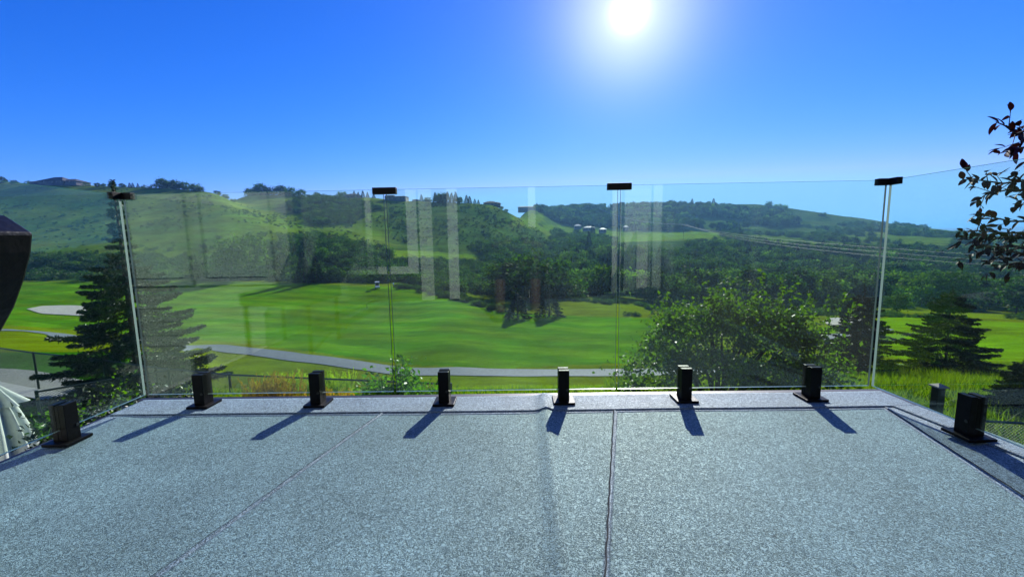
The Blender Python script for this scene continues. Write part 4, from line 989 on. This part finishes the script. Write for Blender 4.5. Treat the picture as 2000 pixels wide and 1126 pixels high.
for i, (px, y, hp) in enumerate([(575, 165, 55), (600, 172, 60), (630, 168, 42), (560, 152, 50), (590, 145, 45), (650, 160, 34), (680, 158, 30)]):
    T('round', px, y, hp, ('rightmost-but-two', 'tallest central', 'nearer right', 'leftmost', 'front lower', 'lower far right', 'smallest rightmost')[i]+' dark tree of the clump behind the spruce pair', 'trees in the clump left of the golf cart', wide=1.1, var=(0, 2)[i % 2])
T('plum', 1165, 170, 34, 'purple-leaved bush among the valley trees', wide=1.1)
T('conifer', 1157, 560, 22, 'dark conifer below the valley sheds', wide=1.4)
T('conifer', 1150, 330, 40, 'tall narrow conifer under the valley sheds', wide=1.0)
T('round', 1760, 84, 40, 'rounded bush-like tree left of the second meadow spruce', wide=1.3, var=1)
T('round', 1660, 66, 62, 'pale green rounded tree behind the right corner spruce', wide=1.1, var=1)

# forest on the right slope
FOREST = [(1110, 560), (1090, 520), (1170, 500), (1300, 492), (1420, 482), (1540, 488), (1700, 496), (1900, 502), (2100, 505), (2500, 508), (2500, 618), (2000, 614), (1700, 600), (1560, 606), (1420, 606), (1300, 604), (1200, 584)]
r = np.random.default_rng(101)
def scatter(poly, n, dmin, dmax, seed, w=None):
    r = np.random.default_rng(seed); xs, ys = [], []
    px0 = min(p[0] for p in poly); px1 = max(p[0] for p in poly); u0 = uv_of(px0, 520)[0]; u1 = uv_of(px1, 520)[0]
    while sum(map(len, xs)) < n:
        d = np.sqrt(r.uniform(dmin**2, dmax**2, 20000)); u = r.uniform(u0, u1, 20000); x = u*d; z = terrain_z(x, d)
        a, b = to_px(np.stack([x, d, z], -1)); k = inpoly(a, b, poly)
        if w is not None: k &= w(x, d, a, b)
        xs.append(x[k]); ys.append(d[k])
        if k.sum() == 0 and len(xs) > 12: break
    return np.concatenate(xs)[:n], np.concatenate(ys)[:n]
fx, fy = scatter(FOREST, 1900, 96, 420, 5, lambda x, d, a, b: (d < 130) | (fbm(x, d, 55, 3, 61) > -.22))
o_ = np.argsort(fy)
keep = []; cells = set()
for i in o_:
    c_ = (int(fx[i]/6.5), int(fy[i]/6.5))
    if fy[i] < 190 and c_ not in cells and abs(fx[i]/fy[i]) < 1.35: cells.add(c_); keep.append(i)
keep = keep[:170]
ks = set(keep)
for i in keep:
    kd = random.choices(['round', 'tall', 'bush'], [.6, .25, .15])[0]; h = (5.5 + 5*random.random())*(.6 if kd == 'bush' else 1)
    var = random.randrange(len(TM[kd])); band = 'at the foot' if fy[i] < 120 else ('in the lower half' if fy[i] < 155 else 'half way up')
    tone = {'round': ('dark', 'mid-green', 'dark', 'pale'), 'tall': ('dark', 'pale'), 'bush': ('dark', 'mid-green', 'dark')}[kd][var]
    side = 'left of the apple tree' if fx[i]/fy[i] < .25 else ('behind the apple tree' if fx[i]/fy[i] < .85 else 'right of the corner spruce')
    nm = {'round': 'rounded', 'tall': 'narrow', 'bush': 'low'}[kd]; wd = 'bush' if kd == 'bush' else 'tree'
    far_tree(kd, fx[i], fy[i], h, f'{tone} {nm} {wd} {band} of the right forest, {side}', f'{tone} {nm} forest {wd} {band}, {side}', wide=random.uniform(.95, 1.35), var=var)
rest = [i for i in range(len(fx)) if i not in ks]

def scatter_obj(name, X, Y, S, protos, label, cat, WX=1.2):
    """ground cover and far woods: instances on points"""
    Z = terrain_z(X, Y); me = bpy.data.meshes.new(name); me.vertices.add(len(X)); me.vertices.foreach_set('co', np.stack([X, Y, Z], 1).astype(np.float32).ravel())
    a = me.attributes.new('size', 'FLOAT', 'POINT'); a.data.foreach_set('value', np.asarray(S, np.float32))
    o = bpy.data.objects.new(name, me); COL.objects.link(o); lin(o, label=label, cat=cat, kind='stuff')
    g = bpy.data.node_groups.new(name, 'GeometryNodeTree'); g.interface.new_socket('Geometry', in_out='INPUT', socket_type='NodeSocketGeometry'); g.interface.new_socket('Geometry', in_out='OUTPUT', socket_type='NodeSocketGeometry')
    gi = g.nodes.new('NodeGroupInput'); go = g.nodes.new('NodeGroupOutput'); ip = g.nodes.new('GeometryNodeInstanceOnPoints'); j = g.nodes.new('GeometryNodeJoinGeometry')
    for me_ in protos:
        po = bpy.data.objects.new('foliage_source', me_); oi = g.nodes.new('GeometryNodeObjectInfo'); oi.inputs['Object'].default_value = po; oi.inputs['As Instance'].default_value = True
        g.links.new(oi.outputs['Geometry'], j.inputs[0])
    ip.inputs['Pick Instance'].default_value = True
    rv = g.nodes.new('FunctionNodeRandomValue'); rv.data_type = 'FLOAT_VECTOR'; rv.inputs[1].default_value = (0, 0, 6.28); rv.inputs['Seed'].default_value = 3
    na = g.nodes.new('GeometryNodeInputNamedAttribute'); na.data_type = 'FLOAT'; na.inputs[0].default_value = 'size'
    cv = g.nodes.new('ShaderNodeCombineXYZ'); ml = g.nodes.new('ShaderNodeMath'); ml.operation = 'MULTIPLY'; ml.inputs[1].default_value = WX
    g.links.new(na.outputs[0], ml.inputs[0]); g.links.new(ml.outputs[0], cv.inputs[0]); g.links.new(ml.outputs[0], cv.inputs[1]); g.links.new(na.outputs[0], cv.inputs[2])
    g.links.new(gi.outputs[0], ip.inputs['Points']); g.links.new(j.outputs[0], ip.inputs['Instance']); g.links.new(rv.outputs[0], ip.inputs['Rotation']); g.links.new(cv.outputs[0], ip.inputs['Scale'])
    g.links.new(ip.outputs[0], go.inputs[0])
    md = o.modifiers.new('scatter', 'NODES'); md.node_group = g
    return o
rr = np.random.default_rng(6)
scatter_obj('far_forest', fx[rest], fy[rest], 6+5*rr.random(len(rest)), [v[0] for v in TM['round']]+[TM['tall'][0][0], TM['conifer'][0][0]], 'dark aspen forest filling the valley below the right ridge', 'forest', 1.3)
X, Y = scatter([(1040, 402), (1100, 408), (1200, 406), (1300, 403), (1400, 406), (1540, 422), (1560, 440), (1400, 452), (1190, 450), (1110, 440), (1050, 424)], 2000, 500, 930, 8, lambda x, d, a, b: fbm(x, d, 90, 3, 5) > -.12)
scatter_obj('ridge_forest', X, Y, 7+7*rr.random(len(X)), [v[0] for v in TM['round']]+[TM['conifer'][0][0]], 'hazy blue-green forest on the far middle ridge', 'forest', 1.4)
X, Y = scatter([(1560, 415), (1700, 432), (1860, 452), (2400, 470), (2400, 482), (1900, 480), (1400, 468), (1400, 455), (1560, 452)], 700, 380, 850, 9, lambda x, d, a, b: fbm(x, d, 60, 3, 15) > .1)
scatter_obj('ridge_scrub', X, Y, 3+4*rr.random(len(X)), [v[0] for v in TM['bush']], 'scrub on the open right ridge', 'scrub', 1.3)
HB = []   # hillside brush: dense dark bands and sparse dots
for poly, n, s0, s1, thr in [
    ([(-600, 505), (230, 502), (420, 508), (560, 520), (560, 548), (0, 548), (-600, 556)], 900, 1.8, 3.4, -.3),
    ([(555, 470), (620, 462), (760, 500), (760, 552), (640, 552), (555, 550)], 420, 2.5, 4.5, -.6),
    ([(600, 410), (640, 402), (720, 408), (712, 425), (690, 437), (620, 440), (600, 432)], 330, 2.5, 4, -.9),
    ([(560, 395), (620, 383), (700, 392), (760, 410), (700, 416), (570, 415)], 380, 2, 4, -.3),
    ([(760, 395), (960, 400), (1060, 450), (1090, 500), (880, 492), (760, 470)], 420, .8, 1.8, .12),
    ([(760, 510), (960, 515), (960, 575), (880, 572), (770, 545)], 500, 1.8, 3.2, -.3),
    ([(940, 480), (1120, 480), (1160, 590), (960, 592)], 420, 3, 6.5, -.5),
    ([(0, 400), (400, 380), (560, 440), (560, 500), (0, 500)], 240, .8, 1.8, .12),
    ([(-300, 360), (100, 362), (300, 372), (460, 382), (540, 440), (560, 500), (-300, 500)], 1500, .35, .9, -.15),
    ([(430, 400), (560, 420), (760, 420), (760, 500), (560, 500)], 500, .4, 1.1, -.1),
    ([(760, 395), (960, 400), (1060, 450), (1090, 500), (880, 492), (760, 470)], 1800, .4, 1.0, -.4),
    ([(1080, 455), (1200, 474), (1200, 500), (1080, 490)], 260, 5, 8, -.5),
    ([(1100, 585), (1200, 590), (1320, 606), (1620, 608), (2100, 620), (2100, 632), (1640, 616), (1300, 622), (1100, 606)], 360, .5, 1.1, 0),
    ([(780, 556), (900, 576), (985, 606), (985, 613), (890, 586), (770, 562)], 160, .6, 1.2, -.5)]:
    X, Y = scatter(poly, n, 70, 520, len(HB)+300, lambda x, d, a, b, t=thr: fbm(x, d, 22, 3, 44) > t)
    HB.append((X, Y, s0+(s1-s0)*rr.random(len(X))))
X = np.concatenate([h[0] for h in HB]); Y = np.concatenate([h[1] for h in HB]); S = np.concatenate([h[2] for h in HB])
scatter_obj('hillside_brush', X, Y, S, [v[0] for v in TM['bush']], 'brush covering the coulee slopes beyond the fairway', 'brush', 1.4)

# ridge-line trees: (px, kind, height in picture rows, distance, wide)
RID = [(10, 'round', 14, 352, .9), (32, 'round', 8, 352, 1.4), (60, 'bush', 6, 352, 1.5), (172, 'bush', 6, 350, 1.2),
       (193, 'round', 9, 350, 1), (205, 'round', 8, 350, 1), (222, 'round', 12, 352, 1), (242, 'round', 9, 351, 1.2), (256, 'conifer', 9, 350, 1.3), (262, 'conifer', 9, 350, 1.3), (272, 'conifer', 8, 350, 1.3), (285, 'bush', 5, 350, 1.4),
       (302, 'bush', 6, 350, 1.6), (318, 'round', 20, 350, 1.25), (330, 'round', 16, 352, 1.2), (345, 'round', 19, 350, 1.2), (360, 'round', 18, 352, 1.3), (382, 'round', 19, 352, 1.1), (394, 'bush', 7, 352, 1.2), (425, 'round', 9, 352, 1.3), (440, 'round', 9, 354, 1.3), (455, 'round', 8, 354, 1.3),
       (492, 'round', 20, 440, 1.3), (508, 'round', 24, 438, 1.3), (525, 'round', 20, 440, 1.3), (548, 'round', 20, 440, 1.4), (566, 'round', 20, 440, 1.4), (588, 'round', 15, 440, 1.2),
       (668, 'round', 14, 440, 1.1), (692, 'conifer', 12, 440, 1.3), (700, 'conifer', 10, 440, 1.3), (709, 'conifer', 12, 440, 1.3), (718, 'conifer', 10, 440, 1.3), (730, 'conifer', 9, 440, 1.3),
       (823, 'conifer', 12, 432, 1.2), (835, 'round', 10, 430, 1.4), (850, 'conifer', 18, 428, 1.2), (858, 'round', 20, 428, 1.1), (866, 'round', 21, 430, 1.2), (874, 'conifer', 20, 428, 1.2), (882, 'conifer', 18, 428, 1.3), (890, 'conifer', 19, 428, 1.3), (897, 'round', 13, 428, 1.1),
       (911, 'conifer', 14, 430, 1.4), (917, 'conifer', 13, 430, 1.4), (927, 'conifer', 9, 430, 1.4), (934, 'conifer', 8, 430, 1.4), (978, 'round', 7, 432, 1.4), (988, 'round', 6, 432, 1.4), (1050, 'round', 9, 780, 1.2),
       (1085, 'round', 14, 860, 1.5), (1100, 'round', 14, 860, 1.5), (1112, 'round', 11, 860, 1.4), (1150, 'round', 14, 880, 1.5), (1162, 'round', 13, 880, 1.5), (1240, 'conifer', 10, 890, 1.2),
       (1290, 'conifer', 9, 890, 1.3), (1310, 'round', 12, 890, 1.6), (1330, 'conifer', 9, 890, 1.3), (1352, 'conifer', 12, 895, 1.3), (1368, 'conifer', 8, 895, 1.3), (1394, 'conifer', 12, 905, 1.3),
       (1503, 'round', 12, 900, 1.1), (1520, 'round', 10, 895, 1.3), (1532, 'round', 10, 890, 1.3)]
def ridge_group(px):
    for lim, nm in ((180, 'beside the dark hilltop house at the far left'), (300, 'right of the dark hilltop house'), (470, 'in the airy hilltop row'), (600, 'in the round hilltop clump'),
                    (740, 'just left of the left seam clip'), (900, 'in the tallest skyline clump'), (1000, 'right of the tallest skyline clump'), (1260, 'on the hazy skyline near the middle clip'), (1450, 'standing above the far ridge forest'), (1600, 'in the lone bunch on the right ridge')):
        if px < lim: return nm
ORD = ['first', 'second', 'third', 'fourth', 'fifth', 'sixth', 'seventh', 'eighth', 'ninth', 'tenth']
seen = {}
for px, kd, hp, y, w in RID:
    g_ = ridge_group(px); nm = {'round': 'leafy', 'conifer': 'pointed', 'bush': 'low'}[kd]; tot = sum(1 for q in RID if q[1] == kd and ridge_group(q[0]) == g_)
    k_ = seen.get((kd, g_), 0); seen[(kd, g_)] = k_+1; wd = 'bush' if kd == 'bush' else 'tree'
    lab = f'{nm} {wd} {g_}' if tot == 1 else f'{ORD[k_]} {nm} {wd} from the left {g_}'
    t_ = T(kd, px, y, hp*1.3, lab, f'{nm} skyline plants {g_}', wide=w*1.1, py=385)
    t_.location.z -= hp*y/F*(.38 if kd == 'round' else .2)

# ------------------------------------------------------------------ far houses
def far_house(px, y, wpx, hpx, label, vols, wall=M_wall_far, roof=M_roof, py=385, lift=0, flat=False):
    g = ground(px, y, py); s = y/F; root = empty('house', (g.x, g.y, g.z-.4+lift), label=label, cat='house')
    for (cx, w, dpt, h, rh) in vols:                     # centre, width, depth, wall height, roof rise (in picture rows)
        cx, w, h, rh = cx*s, w*s, h*s, rh*s; D = dpt
        MB().bbox(cx-w/2, cx+w/2, -D/2, D/2, -1.5, h).obj('wall', wall, root)
        o = .6; k = .15 if flat else .34
        MB().add([(cx-w/2-o, -D/2-o, h), (cx+w/2+o, -D/2-o, h), (cx+w/2+o, D/2+o, h), (cx-w/2-o, D/2+o, h), (cx-w*.5*(1-k*2), 0, h+rh), (cx+w*.5*(1-k*2), 0, h+rh)],
                 [(3, 2, 1, 0), (0, 1, 5, 4), (1, 2, 5), (2, 3, 4, 5), (3, 0, 4)]).obj('roof', roof, root)
        n = max(2, int(w/3.2))
        for i in range(n):
            xx = cx-w/2+w*(i+.5)/n; MB().bbox(xx-.6, xx+.6, -D/2-.06, -D/2+.02, h*.35, h*.75).obj('window', M_winglass, root)
    return root
far_house(120, 352, 90, 17, 'large dark hip-roofed house on the skyline at the far left', [(0, 48, 14, 5, 9), (-26, 36, 11, 4, 5), (27, 40, 12, 4, 6)])
far_house(775, 425, 40, 10, 'long low house just right of the seam clip on the skyline', [(0, 40, 12, 7, 2), (-12, 16, 10, 9, 2)], flat=True)
far_house(812, 425, 12, 5, 'tiny shed on the skyline right of the long low house', [(0, 11, 6, 3, 1.5)])
far_house(690, 436, 30, 6, 'low house behind the pointed trees left of the seam clip', [(0, 26, 10, 6, 3)])
far_house(958, 430, 26, 8, 'dark roofed house on the skyline right of the tallest trees', [(0, 26, 10, 5, 4), (12, 14, 9, 4, 3)])
far_house(1030, 800, 34, 8, 'long pale-blue building on the hazy skyline', [(0, 36, 20, 8, 2)], flat=True, py=405)
for px, y, w, lab in ((1128, 640, 12, 'small white-roofed shed at the left of the valley farm'), (1150, 620, 22, 'middle white-roofed barn in the valley'), (1177, 600, 12, 'white-roofed barn at the right of the valley farm'), (1222, 640, 8, 'tiny pale shed beyond the valley meadow')):
    far_house(px, y, w, 6, lab, [(0, w, 9, 5, 3)], roof=M_roof_white, py=445, lift=2.5)

# ------------------------------------------------------------------ power line
def pole(px, y, h, label, py=450):
    g = ground(px, y, py); o = empty('utility_pole', g, label=label, cat='utility pole', group=None)
    MB().tube([(0, 0, -.5), (0, 0, h)], [.2, .13], 8).obj('pole', M_wood, o, True); MB().bbox(-1.5, 1.5, -.08, .08, h-.7, h-.5).obj('crossarm', M_wood, o); return g+Vector((0, 0, h-.4))
pa = pole(1150, 830, 24, 'farthest utility pole above the valley farm', 400); pb = pole(1335, 440, 16, 'utility pole at the forest edge in the valley'); 
gx = 105.0; gy = 72.0; pc = Vector((gx, gy, -5.0))
o = empty('utility_pole', (gx, gy, float(terrain_z(gx, gy))), label='nearest utility pole beyond the right edge', cat='utility pole'); MB().tube([(0, 0, -.5), (0, 0, pc.z-float(terrain_z(gx, gy)))], [.2, .13], 8).obj('pole', M_wood, o)
def cable(a, b, off, sag, label, r_, dz=0):
    pts = [a.lerp(b, t/24)+Vector((off, 0, -4*sag*(t/24)*(1-t/24)-dz*t/24)) for t in range(25)]
    mb = MB(); mb.tube(pts, [r_*max(.35, p.y/300) for p in pts], 4); mb.obj('power_cable', M_cable, label=label, cat='cable', group='power cables across the valley')
for k, off in enumerate((-1.4, 0, 1.4)):
    lab = ('left', 'middle', 'right')[k]
    cable(pa, pb, off, 10, f'{lab} strand of the far power line span sagging to the forest edge', .05)
    cable(pb, pc, off*1.8, 3+1.2*k, f'{("upper", "middle", "lower")[k]} cable of the near span crossing the dark forest', .045, 1.1*k)

# ------------------------------------------------------------------ golf cart, golfer, marker
gq = hit(737, 563); gc = empty('golf_cart', gq, R(-70), label='small white golf cart parked at the far fairway edge', cat='golf cart')
MC = mat('white_cart_body', (.7, .71, .75), .35); MD = mat('cart_dark', (.03, .03, .035), .6)
MB().prism([(-1.15, .32), (1.15, .32), (1.2, .62), (.75, .78), (.5, .45), (-.2, .45), (-.25, .8), (-1.1, .85), (-1.2, .5)], 'y', -.56, .56).obj('body', MC, gc, bevel=.03)
MB().bbox(-.25, .3, -.52, .52, .62, .76).obj('seat', MD, gc); MB().bbox(-.32, -.2, -.52, .52, .76, 1.15).obj('seat_back', MD, gc)
MB().bbox(-1.05, .72, -.6, .6, 1.82, 1.9).obj('roof', MC, gc, bevel=.02)
for sx in (-.98, .68):
    for sy in (-.52, .52): MB().tube([(sx+(.12 if sx > 0 else 0), sy, .75), (sx, sy, 1.83)], .025, 6).obj('roof_post', MC, gc)
for sx in (-.78, .82):
    for sy in (-.55, .55):
        w_ = MB().tube([(sx, sy-.09, .23), (sx, sy+.09, .23)], .23, 14).obj('wheel', MD, gc); MB().tube([(sx, sy-.095, .23), (sx, sy+.095, .23)], .1, 10).obj('rim', MC, w_)
MB().tube([(.62, -.25, .8), (.42, -.25, 1.05)], .02, 6).obj('steering_column', MD, gc)
MB().bbox(-1.25, -.95, -.35, .35, .8, 1.3).obj('golf_bag', MD, gc)
pq = hit(769, 562); gp = empty('person', pq, R(30), label='golfer in a white shirt bending beside the far fairway edge', cat='person')
J = [(0, 0, .92), (0, .10, 1.12), (0, .24, 1.30), (0, .32, 1.40), (0, .38, 1.48), (0, .42, 1.60), (-.17, .24, 1.28), (-.17, .38, 1.05), (-.06, .50, .86), (.17, .24, 1.28), (.17, .38, 1.05), (.06, .50, .86),
     (-.10, 0, .88), (-.13, .04, .48), (-.13, -.02, .08), (-.13, .14, .04), (.10, 0, .88), (.13, .04, .48), (.13, -.02, .08), (.13, .14, .04)]
rd = [.12, .13, .14, .05, .08, .08, .055, .042, .03, .055, .042, .03, .085, .06, .045, .04, .085, .06, .045, .04]
skin_body('body', J, Ed, rd, gp, ((M_trou, M_shirt, M_skin), lambda c: 0 if c.z < .95 and abs(c.y) < .25 else (2 if (c.z > 1.42 or (c.y > .36 and c.z < 1.1)) else 1)), 1)
mq = hit(717, 602); fm = empty('yardage_stake', mq, label='short thin dark stake on the open fairway below the golf cart', cat='stake')
MB().tube([(0, 0, -.1), (0, 0, .95)], [.05, .04], 6).obj('stake', MD, fm)

# ------------------------------------------------------------------ air
mb = MB(); mb.bbox(-13000, 15000, -9000, 13000, -64, 150)
hz_ = mb.mesh('haze'); hm_ = bpy.data.materials.new('haze_air'); hm_.use_nodes = True; t = hm_.node_tree; t.nodes.clear()
pv = N(t, 'ShaderNodeVolumePrincipled'); pv.inputs['Color'].default_value = (.20, .50, 1, 1); pv.inputs['Density'].default_value = 1.8e-4; pv.inputs['Anisotropy'].default_value = .3
oo = N(t, 'ShaderNodeOutputMaterial'); t.links.new(pv.outputs[0], oo.inputs['Volume'])
hz_.materials.append(hm_); ho = bpy.data.objects.new('haze', hz_); COL.objects.link(ho); ho['kind'] = 'stuff'; ho['label'] = 'pale air haze over the valley'
